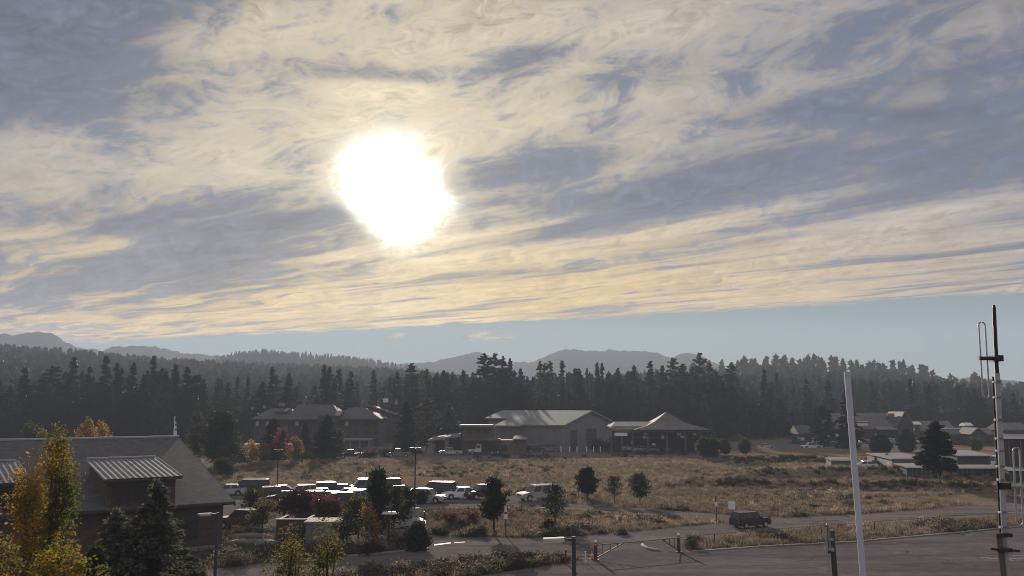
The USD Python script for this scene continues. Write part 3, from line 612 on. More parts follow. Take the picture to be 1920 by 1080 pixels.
FAR = []
for i, (h, w, s) in enumerate(((17, 4.6, 'spire'), (17, 5.6, 'full'), (17, 5.8, 'pine'), (17, 4.2, 'spire'), (17, 6.2, 'full'))):
    t, c = conifer(90 + i, h, w, s, 0.8, 0.75, 1, 0.08)
    v, f = t.mesh()
    FAR.append((MB().add(v, f).add(*c).mesh(), M['needle_veiled_far']))
def wood(name, label, n, a0, a1, r0, r1, fz, hs, seed, ok=None):
    q = np.random.default_rng(seed)
    a = np.radians(q.uniform(a0, a1, n)); r = np.sqrt(q.uniform(r0 ** 2, r1 ** 2, n))
    xy = np.column_stack([np.sin(a) * r, np.cos(a) * r])
    z = fz(xy) if fz else ground_z(xy, False)
    keep = z > -2.0
    xy, z = xy[keep], z[keep]; m = len(z)
    s = q.uniform(*hs, m) / 17.0
    scatter(name, label, FAR, np.column_stack([xy, z - 0.3]), q.integers(0, len(FAR), m), q.uniform(0, 2 * PI, m), np.column_stack([s * q.uniform(0.8, 1.25, m), s * q.uniform(0.8, 1.25, m), s]), 'forest')
wood('distant_forest', 'mass of far conifers covering the slope behind the left trees', 4600, -38, 4, 350, 925, hz_a, (13, 20), 1)
wood('distant_forest', 'tiny conifers covering the hazy ridge left of centre', 3600, -21, 0.5, 1030, 1385, hz_b, (9, 15), 2)
wood('distant_forest', 'mass of far conifers covering the ridge behind the right houses', 3600, 6, 37, 395, 835, hz_c, (11, 24), 3)
wood('distant_forest', 'row of taller pines standing up along the crest of the right ridge', 210, 7, 35, 770, 835, hz_c, (22, 33), 13)
wood('distant_forest', 'hazy flat wood behind the middle tree line', 1300, -8, 13, 365, 620, None, (18, 25), 4)
# ------------------------------------------------------------------ buildings
def hip(mb, x0, x1, y0, y1, ze, zr, hl=0.0, hr=0.0, t=0.35):
    """Roof over a rectangle with its ridge along x; hl, hr: how far the ridge stops short of the ends (0 = gable)."""
    ym = (y0 + y1) / 2
    lo = [[x0, y0, ze - t], [x1, y0, ze - t], [x1, y1, ze - t], [x0, y1, ze - t]]
    hi = [[x0, y0, ze], [x1, y0, ze], [x1, y1, ze], [x0, y1, ze], [x0 + hl, ym, zr], [x1 - hr, ym, zr]]
    v = np.array(lo + hi)
    f = [[0, 3, 2], [0, 2, 1], [0, 1, 5], [0, 5, 4], [1, 2, 6], [1, 6, 5], [2, 3, 7], [2, 7, 6], [3, 0, 4], [3, 4, 7], [4, 5, 9], [4, 9, 8], [6, 7, 8], [6, 8, 9], [5, 6, 9], [7, 4, 8]]
    return mb.add(v, f)
def px_x(x, depth): return at(x, 800, depth)[0]
def px_z(y, depth): return at(960, y, depth)[2]
def window(parent, c, w, h, n=(0, -1), pane='glass_dark', frame='white_trim', fw=0.07, label=None, bars=0):
    """A framed window standing 5 cm proud of a wall whose outward ground direction is n."""
    n = np.array([n[0], n[1], 0.0]); s = np.array([-n[1], n[0], 0.0]); c = np.asarray(c, float); z = np.array([0, 0, 1.0])
    m = MB(); o = c + n * 0.04
    for sg in (-1, 1):
        m.beam(o + s * sg * (w / 2 + fw / 2) - z * (h / 2 + fw), o + s * sg * (w / 2 + fw / 2) + z * (h / 2 + fw), fw, 0.10, n)
        m.beam(o - s * w / 2 + z * sg * (h / 2 + fw / 2), o + s * w / 2 + z * sg * (h / 2 + fw / 2), 0.10, fw)
    for b in range(bars): 
        k = (b + 1) / (bars + 1) - 0.5
        m.beam(o + s * w * k - z * h / 2, o + s * w * k + z * h / 2, 0.05, 0.06, n)
    f = part(parent, 'window', m, M[frame], label)
    part(f, 'pane', MB().poly3([c + n * 0.03 - s * w / 2 - z * h / 2, c + n * 0.03 + s * w / 2 - z * h / 2, c + n * 0.03 + s * w / 2 + z * h / 2, c + n * 0.03 - s * w / 2 + z * h / 2], 0.02), M[pane])

# the long lodge at the left, turned away from the picture plane
PHI = math.radians(36)
C0 = gp(440, 940, 4.05); CX, CY = C0[0], C0[1]
UL, UB = np.array([-math.cos(PHI), -math.sin(PHI)]), np.array([-math.sin(PHI), math.cos(PHI)])
def LP(s, t, z): q = np.array([CX, CY]) + UL * s + UB * t; return np.array([q[0], q[1], z])
def s_at(x, t=0.0):
    """Where along the lodge's front a picture column falls."""
    k = ray(x, 900); k = k[0] / k[1]
    q = np.array([CX, CY]) + UB * t
    return (q[0] - k * q[1]) / (k * UL[1] - UL[0])
def lodge():
    D, ZE = 13.0, 4.05
    # ridge height from the picture: the ridge end is seen at y = 818
    best = min(((abs((960 + FOCAL * (LP(0, d, 0)[0] / LP(0, d, 0)[1])) - 342), d) for d in np.arange(6, 22, 0.1)))
    D = best[1]; q = LP(0, D, 0); ZR = at(342, 819, q[1])[2]
    print('lodge', CX, CY, D, ZR)
    t = thing('lodge', 'long brown lodge with a wide grey shingle roof and metal topped dormers', 'house')
    L = 46.0
    sl = (ZR - ZE) / D
    def roofz(tt): return ZE + sl * tt
    part(t, 'wall', MB().hexa([LP(0.7, 0.7, -0.3), LP(L, 0.7, -0.3), LP(L, 2 * D - 0.7, -0.3), LP(0.7, 2 * D - 0.7, -0.3), LP(0.7, 0.7, ZE - 0.1), LP(L, 0.7, ZE - 0.1), LP(L, 2 * D - 0.7, ZE - 0.1), LP(0.7, 2 * D - 0.7, ZE - 0.1)]), M['wall_red'])
    part(t, 'gable_wall', MB().poly3([LP(0.7, 0.7, ZE - 0.1), LP(0.7, 2 * D - 0.7, ZE - 0.1), LP(0.7, D, ZR - 0.45)], 0.2), M['wall_red'])
    r = MB(); r.poly3([LP(0, 0, ZE), LP(0, D, ZR), LP(L, D, ZR), LP(L, 0, ZE)], 0.28)
    roof = part(t, 'roof', r, M['shingle'])
    part(t, 'roof', MB().poly3([LP(L, 2 * D, ZE), LP(L, D + 0.02, ZR), LP(0, D + 0.02, ZR), LP(0, 2 * D, ZE)], 0.28), M['shingle'])
    part(roof, 'ridge_cap', MB().beam(LP(-0.1, D + 0.05, ZR + 0.05), LP(L, D + 0.05, ZR + 0.05), 0.42, 0.16), M['steel'])
    part(t, 'fascia', MB().beam(LP(-0.03, -0.05, ZE - 0.2), LP(-0.03, D, ZR - 0.2), 0.08, 0.34), M['wall_dark'])
    part(t, 'gutter', MB().beam(LP(0, -0.08, ZE - 0.16), LP(L, -0.08, ZE - 0.16), 0.14, 0.14), M['dark_metal'])
    sA = s_at(342); 
    def dormer(s0, s1, zf, lab, wins):
        """A wall dormer flush with the front: s0 right end, s1 left end, zf its eave height."""
        tb = min((ZR - 0.15 - ZE) / sl, 7.4); zb = zf + 1.0
        tb = min(tb, (zb - ZE) / sl)
        front = 0.35
        part(t, 'dormer_wall', MB().hexa([LP(s0, front, 0.0), LP(s1, front, 0.0), LP(s1, tb, 0.0), LP(s0, tb, 0.0), LP(s0, front, zf - 0.12), LP(s1, front, zf - 0.12), LP(s1, tb, zb - 0.14), LP(s0, tb, zb - 0.14)]), M['wall_red'], lab)
        ov = 0.55
        z0 = zf - (zb - zf) / (tb - front) * ov
        dr = part(t, 'dormer_roof', MB().poly3([LP(s0 - 0.35, front - ov, z0), LP(s0 - 0.35, tb + 0.2, zb + 0.05), LP(s1 + 0.35, tb + 0.2, zb + 0.05), LP(s1 + 0.35, front - ov, z0)], 0.12), M['roof_metal'])
        n = int((s1 - s0 + 0.7) / 0.42)
        for k in range(n + 1):
            s = s0 - 0.33 + (s1 - s0 + 0.66) * k / n
            part(dr, 'seam', MB().beam(LP(s, front - ov, z0 + 0.035), LP(s, tb + 0.2, zb + 0.085), 0.035, 0.05), M['roof_metal'])
        part(dr, 'fascia', MB().beam(LP(s0 - 0.35, front - ov - 0.04, z0 - 0.1), LP(s1 + 0.35, front - ov - 0.04, z0 - 0.1), 0.06, 0.24), M['wall_dark'])
        part(dr, 'ridge_flashing', MB().beam(LP(s0 - 0.2, tb + 0.25, zb + 0.14), LP(s1 + 0.2, tb + 0.25, zb + 0.14), 0.2, 0.12), M['steel'])
        nn = -UB
        for a, wd in wins:
            window(t, LP(s0 + (s1 - s0) * a, front, zf - 1.35), wd, 1.15, nn, frame='wall_dark', bars=1)
        part(t, 'belt_course', MB().beam(LP(s0, front - 0.06, ZE - 0.35), LP(s1, front - 0.06, ZE - 0.35), 0.12, 0.22), M['wall_dark'])
    ca = LP(s_at(335), 0.35, 0)
    zf = at(335, 890, ca[1])[2]
    dormer(s_at(332), s_at(204), zf, 'brown wall dormer in the middle of the lodge', ((0.25, 1.3), (0.5, 1.3), (0.78, 1.3)))
    dormer(s_at(50), s_at(-110), zf + 0.05, 'brown wall dormer at the left picture edge', ((0.2, 1.3), (0.5, 1.3), (0.8, 1.3)))
    for s in (3.5, 8.5, 13.5, 18.5): window(t, LP(s, 0.7, 1.9), 1.4, 1.3, -UB, frame='wall_dark', bars=1)
    part(t, 'plinth', MB().hexa([LP(0.6, 0.6, -0.3), LP(L, 0.6, -0.3), LP(L, 0.69, -0.3), LP(0.6, 0.69, -0.3), LP(0.6, 0.6, 0.55), LP(L, 0.6, 0.55), LP(L, 0.69, 0.55), LP(0.6, 0.69, 0.55)]), M['rock'])
    v = MB(); b = LP(0.4, D, ZR)
    v.tube([b + [0, 0, -0.3], b + [0, 0, 2.05]], 0.045, 6)
    p = thing('vent_mast', 'slim white mast with fittings at the right end of the lodge ridge', 'mast')
    part(p, 'pole', v, M['white_trim'])
    part(p, 'fitting', MB().box(b + [0.12, 0, 0.35], (0.24, 0.2, 0.5)), M['white_trim'])
    part(p, 'fitting', MB().box(b + [0.10, 0, 0.95], (0.18, 0.18, 0.3)), M['white_trim'])
    part(p, 'fitting', MB().box(b + [0.08, 0, 1.4], (0.14, 0.1, 0.16)), M['white_trim'])
lodge()

def hotel():
    t = thing('hotel', 'dark three-storey hotel with broken grey roofs before the forest', 'hotel')
    Y0, Y1 = 262.0, 279.0
    X = lambda p: px_x(p, Y0)
    ze = px_z(785, Y0)
    part(t, 'wall', MB().box(((X(474) + X(710)) / 2, (Y0 + Y1) / 2 + 0.4, ze / 2 - 0.3), (X(710) - X(474), Y1 - Y0 - 1.6, ze + 0.3)), M['wall_hotel'])
    part(t, 'roof', hip(MB(), X(471), X(552), Y0 - 0.3, Y1, ze, px_z(766, 270), X(481) - X(471) + 1.6, 3.0), M['roof_far'])
    part(t, 'roof', hip(MB(), X(536), X(643), Y0 - 0.6, Y1 + 2, ze - 0.05, px_z(758, 271), 1.5, 5.0), M['roof_far'], 'taller middle roof')
    part(t, 'roof', hip(MB(), X(634), X(714), Y0 - 0.3, Y1, ze + 0.05, px_z(764.5, 270), 1.4, 6.0), M['roof_far'])
    dz = px_z(779, 261)
    part(t, 'dormer_roof', MB().poly3([(X(597), 260.8, dz), (X(638), 260.8, dz), (X(641), 266.5, px_z(770, 266)), (X(604), 266.5, px_z(770, 266))], 0.3), M['roof_far'])
    part(t, 'dormer_wall', MB().box(((X(598) + X(637)) / 2, 263.0, dz - 1.0), (X(637) - X(598), 3.0, 1.7)), M['wall_hotel'])
    part(t, 'dormer_roof', MB().poly3([(X(507), 264.5, px_z(774, 264.5) + .35), (X(531), 264.5, px_z(774, 264.5) + .35), (X(533), 268.5, px_z(767, 268) + 0.2), (X(512), 268.5, px_z(767, 268) + 0.2)], 0.25), M['roof_far'])
    # rear wing; light along its verge is put in as a paler beam
    q = 284.0; XW = lambda p: px_x(p, q)
    part(t, 'rear_wall', MB().box(((XW(655) + XW(738)) / 2, q + 6, 4.2), (XW(738) - XW(655), 11, 9.0)), M['wall_hotel'])
    zr, ze2 = px_z(760, q), px_z(777, q)
    part(t, 'rear_roof', MB().poly3([(XW(742), q - 0.6, ze2), (XW(742), q + 13, ze2), (XW(690), q + 13, zr), (XW(690), q - 0.6, zr)], 0.3), M['roof_far'])
    part(t, 'rear_roof', MB().poly3([(XW(690), q - 0.6, zr), (XW(690), q + 13, zr), (XW(645), q + 13, ze2), (XW(645), q - 0.6, ze2)], 0.3), M['roof_far'])
    part(t, 'rear_gable', MB().poly3([(XW(652), q + 0.4, ze2 - 0.6), (XW(737), q + 0.4, ze2 - 0.6), (XW(690), q + 0.4, zr - 0.5)], 0.3, np.array([0, -1.0, 0])), M['wall_hotel'])
    part(t, 'verge', MB().beam((XW(689), q - 0.7, zr + 0.12), (XW(743), q - 0.7, ze2 + 0.1), 0.12, 0.3), M['roof_pale'])
    for k, (x, y, h) in enumerate(((713, 751, 1.3), (718, 751, 1.3), (736, 754, 1.6))):
        part(t, 'chimney', MB().box((XW(x), q + 8, px_z(y, q + 8)), (0.8, 0.8, h)), M['white_trim' if k < 2 else 'roof_pale'])
    for x, y in ((472, 764), (495, 761), (525, 756), (530, 757)):
        part(t, 'roof_vent', MB().box((px_x(x, 272), 272, px_z(y + 2, 272)), (0.7, 0.6, 0.9)), M['roof_pale'])
    r = np.random.default_rng(3)
    for zi, z in enumerate((6.75, 4.15, 1.6)):
        for k in range(13):
            x = X(480) + k * (X(705) - X(480)) / 12
            window(t, (x, Y0 + 1.2, z), 1.0, 1.35, pane='pane_pale' if r.random() < 0.28 else 'glass_dark', frame='wall_dark', fw=0.1)
    c = thing('entrance_canopy', 'flat canopy with a lit red rim before the hotel entrance', 'canopy')
    yc = 252.0
    part(c, 'roof', MB().box(((px_x(640, yc) + px_x(697, yc)) / 2, yc, px_z(823.5, yc)), (px_x(697, yc) - px_x(640, yc), 5.0, 0.45)), M['roof_pale'])
    for x in (642, 660, 678, 695):
        for dy in (-2, 2): part(c, 'post', MB().box((px_x(x, yc), yc + dy, px_z(823.5, yc) / 2 - 0.15), (0.35, 0.35, px_z(823.5, yc) - 0.2)), M['rock'])
    for nm, x0, x1, y, dep in (('bright topped flat carport left of the red tree', 456, 486, 834, 205), ('bright topped flat carport behind the red tree', 514, 553, 834, 205)):
        c = thing('carport', nm, 'carport')
        a, b, z = px_x(x0, dep), px_x(x1, dep), px_z(y, dep)
        part(c, 'roof', MB().box(((a + b) / 2, dep, z), (b - a, 4.2, 0.35)), M['roof_pale'])
        part(c, 'fascia', MB().box(((a + b) / 2, dep - 2.13, z - 0.35), (b - a, 0.05, 0.3)), M['orange_band'])
        for x in (a + 0.4, b - 0.4):
            for dy in (-1.8, 1.8): part(c, 'post', MB().beam((x, dep + dy, -0.1), (x, dep + dy, z - 0.18), 0.16), M['steel'])
hotel()

def metal_hall():
    t = thing('metal_hall', 'big grey metal hall with a pale pitched roof and gable doors', 'hall')
    K = at(1056, 800, 235.0); th = math.radians(30)
    ul, ub = np.array([-math.cos(th), math.sin(th)]), np.array([math.sin(th), math.cos(th)])
    P = lambda s, q, z: np.array([K[0] + ul[0] * s + ub[0] * q, K[1] + ul[1] * s + ub[1] * q, z])
    L, W, ZE = 27.5, 33.0, 7.05; ZR = px_z(769.5, 249)
    sl = (ZR - ZE) / (W / 2)
    rz = lambda q: ZE + sl * q
    o = 0.7
    part(t, 'wall', MB().hexa([P(0, 0, -.3), P(20.5, 0, -.3), P(20.5, W, -.3), P(0, W, -.3), P(0, 0, ZE - .15), P(20.5, 0, ZE - .15), P(20.5, W, ZE - .15), P(0, W, ZE - .15)][::1]), M['wall_grey'])
    part(t, 'wall', MB().hexa([P(20.5, 7.5, -.3), P(L, 7.5, -.3), P(L, W, -.3), P(20.5, W, -.3), P(20.5, 7.5, rz(7.5) - .25), P(L, 7.5, rz(7.5) - .25), P(L, W, ZE - .15), P(20.5, W, ZE - .15)]), M['wall_grey'], 'set back end wall')
    part(t, 'gable_wall', MB().poly3([P(0, 0, ZE - .16), P(0, W, ZE - .16), P(0, W / 2, ZR - .4)], 0.25, np.array([-ul[0], -ul[1], 0])), M['wall_grey'])
    pts = [(-o, -o), (-o, W / 2), (L + o, W / 2), (L + o, 6.6), (20.4, 6.6), (20.0, -1.9), (12.3, -1.9), (11.2, -o)]
    part(t, 'roof', MB().poly3([P(s, q, rz(q)) for s, q in pts], 0.28), M['roof_pale'])
    part(t, 'roof', MB().poly3([P(L + o, W + o, rz(-o)), P(L + o, W / 2 + .02, ZR), P(-o, W / 2 + .02, ZR), P(-o, W + o, rz(-o))], 0.28), M['roof_pale'])
    n = -ul
    for q, w, h in ((6.2, 3.6, 5.4), (17.5, 6.4, 5.6)):
        d = part(t, 'door', MB().hexa([P(-.06, q - w / 2, 0), P(-.003, q - w / 2, 0), P(-.003, q + w / 2, 0), P(-.06, q + w / 2, 0), P(-.06, q - w / 2, h), P(-.003, q - w / 2, h), P(-.003, q + w / 2, h), P(-.06, q + w / 2, h)]), M['wall_dark'])
        for k in range(1, 5): part(d, 'panel_rail', MB().beam(P(-.09, q - w / 2, h * k / 5), P(-.09, q + w / 2, h * k / 5), 0.06, 0.08), M['wall_grey'])
    part(t, 'corner_trim', MB().beam(P(-.05, -.05, 0), P(-.05, -.05, ZE - .3), 0.25), M['roof_metal'])
    for k in range(1, 9): part(t, 'wall_rib', MB().beam(P(20.5 * k / 9, -.04, 0), P(20.5 * k / 9, -.04, ZE - .3), 0.08, 0.08, (1, 0, 0)), M['wall_grey'])
metal_hall()

def station():
    t = thing('station', 'low brown wooden building with stepped flat roofs before the metal hall', 'building')
    Y = 222.0; X = lambda p: px_x(p, Y); Z = lambda p: px_z(p, Y)
    part(t, 'upper_wall', MB().box(((X(866) + X(926)) / 2, Y + 5, Z(800) / 2), (X(926) - X(866), 8, Z(800))), M['wall_brown'])
    part(t, 'upper_roof', MB().box(((X(861) + X(924)) / 2, Y + 4.6, Z(799)), (X(924) - X(861), 10, 0.55)), M['roof_brown'])
    part(t, 'lower_wall', MB().box(((X(874) + X(965)) / 2, Y + 2.2, Z(825) / 2), (X(965) - X(874), 5.5, Z(825))), M['wall_brown'])
    part(t, 'lower_roof', MB().box(((X(872) + X(938)) / 2, Y - 0.2, Z(823.5)), (X(938) - X(872), 6.0, 0.4)), M['roof_brown'])
    part(t, 'porch_roof', MB().poly3([(X(803), Y - 1, Z(824)), (X(862), Y - 1, Z(815)), (X(862), Y + 7, Z(811)), (X(806), Y + 7, Z(822))], 0.45), M['roof_pale'])
    part(t, 'side_roof', MB().poly3([(X(961), Y - 1, Z(822)), (X(988), Y - 1, Z(822)), (X(978), Y + 5, Z(817.5)), (X(966), Y + 5, Z(816.5))], 0.3), M['roof_pale'])
    part(t, 'side_wall', MB().box(((X(963) + X(986)) / 2, Y + 2.5, Z(823) / 2), (X(986) - X(963), 5, Z(823))), M['wall_brown'])
    for x in (808, 838):
        pl = part(t, 'pillar', MB().box((X(x), Y, Z(824) / 2), (0.9, 0.9, Z(824))), M['rock'])
        part(pl, 'pillar_base', MB().box((X(x), Y, 0.65), (1.9, 1.9, 1.5), taper=0.8), M['rock'])
    part(t, 'back_wall', MB().box(((X(812) + X(874)) / 2, Y + 7, Z(826) / 2), (X(874) - X(812), 0.4, Z(826))), M['wall_brown'])
    for x in (885, 905, 925, 945): window(t, (X(x), Y - 0.55, 1.6), 1.4, 1.2, frame='wall_dark')
    for x in (880, 897, 912): window(t, (X(x), Y + 1.0, Z(808)), 1.1, 0.8, frame='wall_dark')
station()

def pavilion():
    t = thing('pavilion', 'open timber pavilion with a flared pointed roof and long left wing', 'pavilion')
    Y = 232.0; X = lambda p: px_x(p, Y)
    cx, ze, za = X(1250), px_z(805.5, 223.5), px_z(772.5, Y)
    prof = [(9.7, ze), (8.0, ze + (za - ze) * .10), (5.7, ze + (za - ze) * .24), (3.7, ze + (za - ze) * .44), (2.1, ze + (za - ze) * .68), (0.06, za)]
    v, f = [], []
    for r, z in prof: v += [[cx - r, Y - r, z], [cx + r, Y - r, z], [cx + r, Y + r, z], [cx - r, Y + r, z]]
    for k in range(len(prof) - 1):
        for j in range(4):
            a, b = 4 * k + j, 4 * k + (j + 1) % 4
            f += [[a, b, b + 4], [a, b + 4, a + 4]]
    f += [[0, 3, 2], [0, 2, 1]]
    part(t, 'roof', (np.array(v), np.array(f)), M['roof_brown'])
    part(t, 'wing_roof', hip(MB(), X(1142), X(1236), Y - 5.5, Y + 5.5, ze + 0.75, px_z(790, 236), 1.6, 0.5), M['roof_pale'])
    part(t, 'wing_fascia', MB().poly3([(X(1139), Y - 8.2, ze), (X(1218), Y - 8.2, ze), (X(1218), Y - 5.4, ze + 0.8), (X(1145), Y - 5.4, ze + 0.8)], 0.3), M['roof_brown'])
    for x in (1146, 1166, 1186, 1214, 1250, 1284, 1313):
        part(t, 'post', MB().box((px_x(x, 224), 224, ze / 2 - 0.1), (0.45, 0.45, ze - 0.3)), M['wall_brown'])
        part(t, 'post', MB().box((px_x(x, 240) * 1.0, 240, ze / 2 - 0.1), (0.4, 0.4, ze - 0.3)), M['wall_brown'])
    part(t, 'back_wall', MB().box(((X(1147) + X(1310)) / 2, Y + 5, ze / 2 - 0.2), (X(1310) - X(1147), 0.4, ze - 0.4)), M['wall_dark'])
    part(t, 'beam', MB().box(((X(1147) + X(1310)) / 2, 224, ze - 0.45), (X(1310) - X(1147), 0.35, 0.5)), M['wall_brown'])
    part(t, 'rail', MB().beam((px_x(1186, 225), 225, px_z(820, 225)), (px_x(1243, 225), 225, px_z(820, 225)), 0.12), M['roof_pale'])
    for k, (x, y, w, h) in enumerate(((1210, 813, 1.0, .6), (1242, 820, .8, .8), (1273, 814, 1.1, .7), (1279, 819, .9, .6), (1302, 814, .9, .5), (1210, 820, 1.3, .7), (1225, 833, .9, .5))):
        part(t, 'lit_panel', MB().box((px_x(x, 226), 226, px_z(y, 226)), (w, 0.08, h)), M['sign_white'])  # plain panels of pale sign white
    s = thing('banner_board', 'pale long board standing under the left wing of the pavilion', 'board')
    x0, x1 = px_x(1152, 221), px_x(1176, 221)
    part(s, 'board', MB().box(((x0 + x1) / 2, 221, px_z(814.5, 221)), (x1 - x0, 0.1, 0.75)), M['sign_white'])
    for x in (x0 + .2, x1 - .2): part(s, 'post', MB().beam((x, 221.15, 0), (x, 221.15, px_z(812, 221)), 0.12), M['wood_grey'])
pavilion()

def house(name, label, cat, x0, x1, ye, yr, yb, depth_m, wall, roof, hl=0.0, hr=0.0, base=None, edge=None, wins=0):
    """A house seen broadside: picture columns of its eaves, rows of eave, ridge and foot."""
    Y = (12.0 * FOCAL / (base - 760)) if base else yb
    t = thing(name, label, cat)
    a, b = px_x(x0, Y), px_x(x1, Y); ze, zr = px_z(ye, Y), px_z(yr, Y + depth_m / 2)
    part(t, 'wall', MB().box(((a + b) / 2, Y + depth_m / 2, ze / 2 - 0.25), (b - a - 0.9, depth_m - 1.0, ze + 0.3)), wall)
    if hl == 0: part(t, 'gable_wall', MB().add([[a + .5, Y + .5, ze], [a + .5, Y + depth_m - .5, ze], [a + .5, Y + depth_m / 2, zr - .3], [a + .75, Y + .5, ze], [a + .75, Y + depth_m - .5, ze], [a + .75, Y + depth_m / 2, zr - .3]], [[0, 2, 1], [3, 4, 5], [0, 3, 5], [0, 5, 2], [1, 2, 5], [1, 5, 4]]), wall)
    r = part(t, 'roof', hip(MB(), a, b, Y, Y + depth_m, ze, zr, hl, hr), roof)
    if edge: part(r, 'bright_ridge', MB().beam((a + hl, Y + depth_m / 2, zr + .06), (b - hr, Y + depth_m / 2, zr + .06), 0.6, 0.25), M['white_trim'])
    for k in range(wins):
        window(t, (a + (b - a) * (k + 0.7) / (wins + 0.4), Y + 0.5, max(1.3, ze * 0.5)), 1.2, 1.1, frame='wall_dark', pane='glass_dark' if k % 3 else 'pane_pale')
    return t, a, b, Y, ze, zr
def right_houses():
    t, a, b, Y, ze, zr = house('church_hall', 'large hall with a steep brown roof and dark gable behind the white pole', 'hall', 1553, 1684, 803.5, 774, 0, 15, M['wall_dark'], M['roof_brown'], base=826, wins=5)
    for x0, x1, y0, y1 in ((1665, 1676, 778, 801),):
        part(t, 'chimney', MB().box((px_x(1670.5, Y + 4), Y + 4, (px_z(801, Y) + px_z(778, Y)) / 2), (2.1, 1.6, px_z(778, Y) - px_z(801, Y) + 1)), M['wall_brown'])
    X = lambda p: px_x(p, Y - 1)
    zt, zb = px_z(774, Y - 1), px_z(800, Y - 1)
    part(t, 'gable_wall', MB().poly3([(X(1682), Y - 1.0, -.2), (X(1712), Y - 1, -.2), (X(1712), Y - 1, zb), (X(1697), Y - 1, zt), (X(1682), Y - 1, zb)], 12.0, np.array([0, -1.0, 0])), M['wall_dark'], 'dark gable end')
    for s, e in (((1697), (1680)), ((1697), (1714))):
        q = [(X(s), Y - 1.6, zt + .2), (X(e), Y - 1.6, zb - .4), (X(e), Y + 11, zb - .4), (X(s), Y + 11, zt + .2)]
        part(t, 'gable_roof', MB().poly3(q if s > e else q[::-1], 0.3), M['roof_brown'])
    part(t, 'porch_roof', MB().poly3([(X(1640), Y - 3, px_z(804, Y)), (X(1679), Y - 3, px_z(804, Y)), (X(1676), Y + 1.5, px_z(799, Y)), (X(1644), Y + 1.5, px_z(799, Y))], 0.25), M['roof_pale'])
    part(t, 'dormer_roof', MB().poly3([(X(1612), Y + 1, px_z(792, Y)), (X(1634), Y + 1, px_z(792, Y)), (X(1632), Y + 5, px_z(783, Y)), (X(1612), Y + 5, px_z(783, Y))], 0.25), M['roof_brown'])
    part(t, 'dormer_wall', MB().box(((X(1613) + X(1633)) / 2, Y + 3, px_z(794, Y) - .4), (X(1633) - X(1613), 3.4, 2.0)), M['white_trim'])
    house('cottage', 'small grey roofed cottage left of the white pole among trees', 'house', 1496, 1525, 812, 797.5, 0, 9, M['wall_green'], M['roof_far'], base=832, wins=2)
    house('cottage', 'low brown roofed house right of the dark gable', 'house', 1726, 1794, 806, 789, 0, 12, M['wall_dark'], M['roof_brown'], base=826, wins=4)
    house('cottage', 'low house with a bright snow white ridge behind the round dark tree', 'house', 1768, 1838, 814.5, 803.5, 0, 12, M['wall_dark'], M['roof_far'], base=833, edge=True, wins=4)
    t, a, b, Y, ze, zr = house('cottage', 'brown house with a dark gable just left of the tall mast', 'house', 1832, 1868, 814, 802.5, 0, 10, M['wall_dark'], M['roof_brown'], base=834, wins=2)
    X = lambda p: px_x(p, Y - 2)
    part(t, 'gable_wall', MB().poly3([(X(1820), Y - 2, -.2), (X(1847), Y - 2, -.2), (X(1847), Y - 2, px_z(814, Y)), (X(1832), Y - 2, px_z(804, Y)), (X(1820), Y - 2, px_z(813, Y))], 9.0, np.array([0, -1.0, 0])), M['wall_dark'], 'dark front gable')
    for e in (1818, 1849):
        q = [(X(1832), Y - 2.5, px_z(803, Y)), (X(e), Y - 2.5, px_z(815, Y)), (X(e), Y + 6, px_z(815, Y)), (X(1832), Y + 6, px_z(803, Y))]
        part(t, 'gable_roof', MB().poly3(q if e < 1832 else q[::-1], 0.25), M['roof_brown'])
    house('cottage', 'brown roofed house behind the mast at the right edge', 'house', 1882, 1935, 805, 792.5, 0, 11, M['wall_dark'], M['roof_brown'], base=830, wins=2)
    house('utility_box_house', 'tiny shed with a white roof between two house roofs', 'shed', 1809, 1825, 797, 792.5, 0, 4, M['wall_brown'], M['white_trim'], base=824)
    house('utility_box_house', 'tiny shed with a pale pointed roof beside the dark gable', 'shed', 1714, 1728, 795, 790.5, 0, 4, M['wall_dark'], M['white_trim'], base=826)
    # sheds and long low stores this side of the houses
    def shed(label, x0, x1, ytop, yedge, ybase, dep, wall, roof, edge=True, ribs=0, slope=0.3, name='storage_shed'):
        Y = 12.0 * FOCAL / (ybase - 760)
        a, b, z0 = px_x(x0, Y), px_x(x1, Y), px_z(yedge, Y)
        t = thing(name, label, 'shed')
        part(t, 'wall', MB().box(((a + b) / 2, Y + dep / 2, z0 / 2 - .3), (b - a - .4, dep - .4, z0 + .4)), wall)
        zb = max(z0 + 0.25, px_z(ytop, Y + dep))
        part(t, 'roof', MB().poly3([(a, Y - .1, z0), (b, Y - .1, z0), (b, Y + dep, zb), (a, Y + dep, zb)], 0.18), roof)
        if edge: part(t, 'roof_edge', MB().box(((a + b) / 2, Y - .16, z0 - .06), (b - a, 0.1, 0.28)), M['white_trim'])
        for k in range(ribs): part(t, 'wall_rib', MB().box((a + (b - a) * (k + .5) / ribs, Y + .17, z0 / 2 - .15), (0.12, 0.06, z0 - .3)), M['metal_sheet'])
        return t
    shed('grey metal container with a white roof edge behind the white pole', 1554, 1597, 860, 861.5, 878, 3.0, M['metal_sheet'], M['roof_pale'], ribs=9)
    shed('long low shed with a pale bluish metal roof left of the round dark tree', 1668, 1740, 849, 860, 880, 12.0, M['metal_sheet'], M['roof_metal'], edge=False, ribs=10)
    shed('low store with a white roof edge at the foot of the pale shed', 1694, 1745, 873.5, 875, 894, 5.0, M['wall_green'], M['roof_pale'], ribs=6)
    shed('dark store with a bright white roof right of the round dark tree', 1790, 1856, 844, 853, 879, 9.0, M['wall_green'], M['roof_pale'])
    shed('long low dark store with a white roof edge left of the mast', 1785, 1872, 873, 876, 896, 2.6, M['wall_green'], M['roof_pale'], ribs=9)
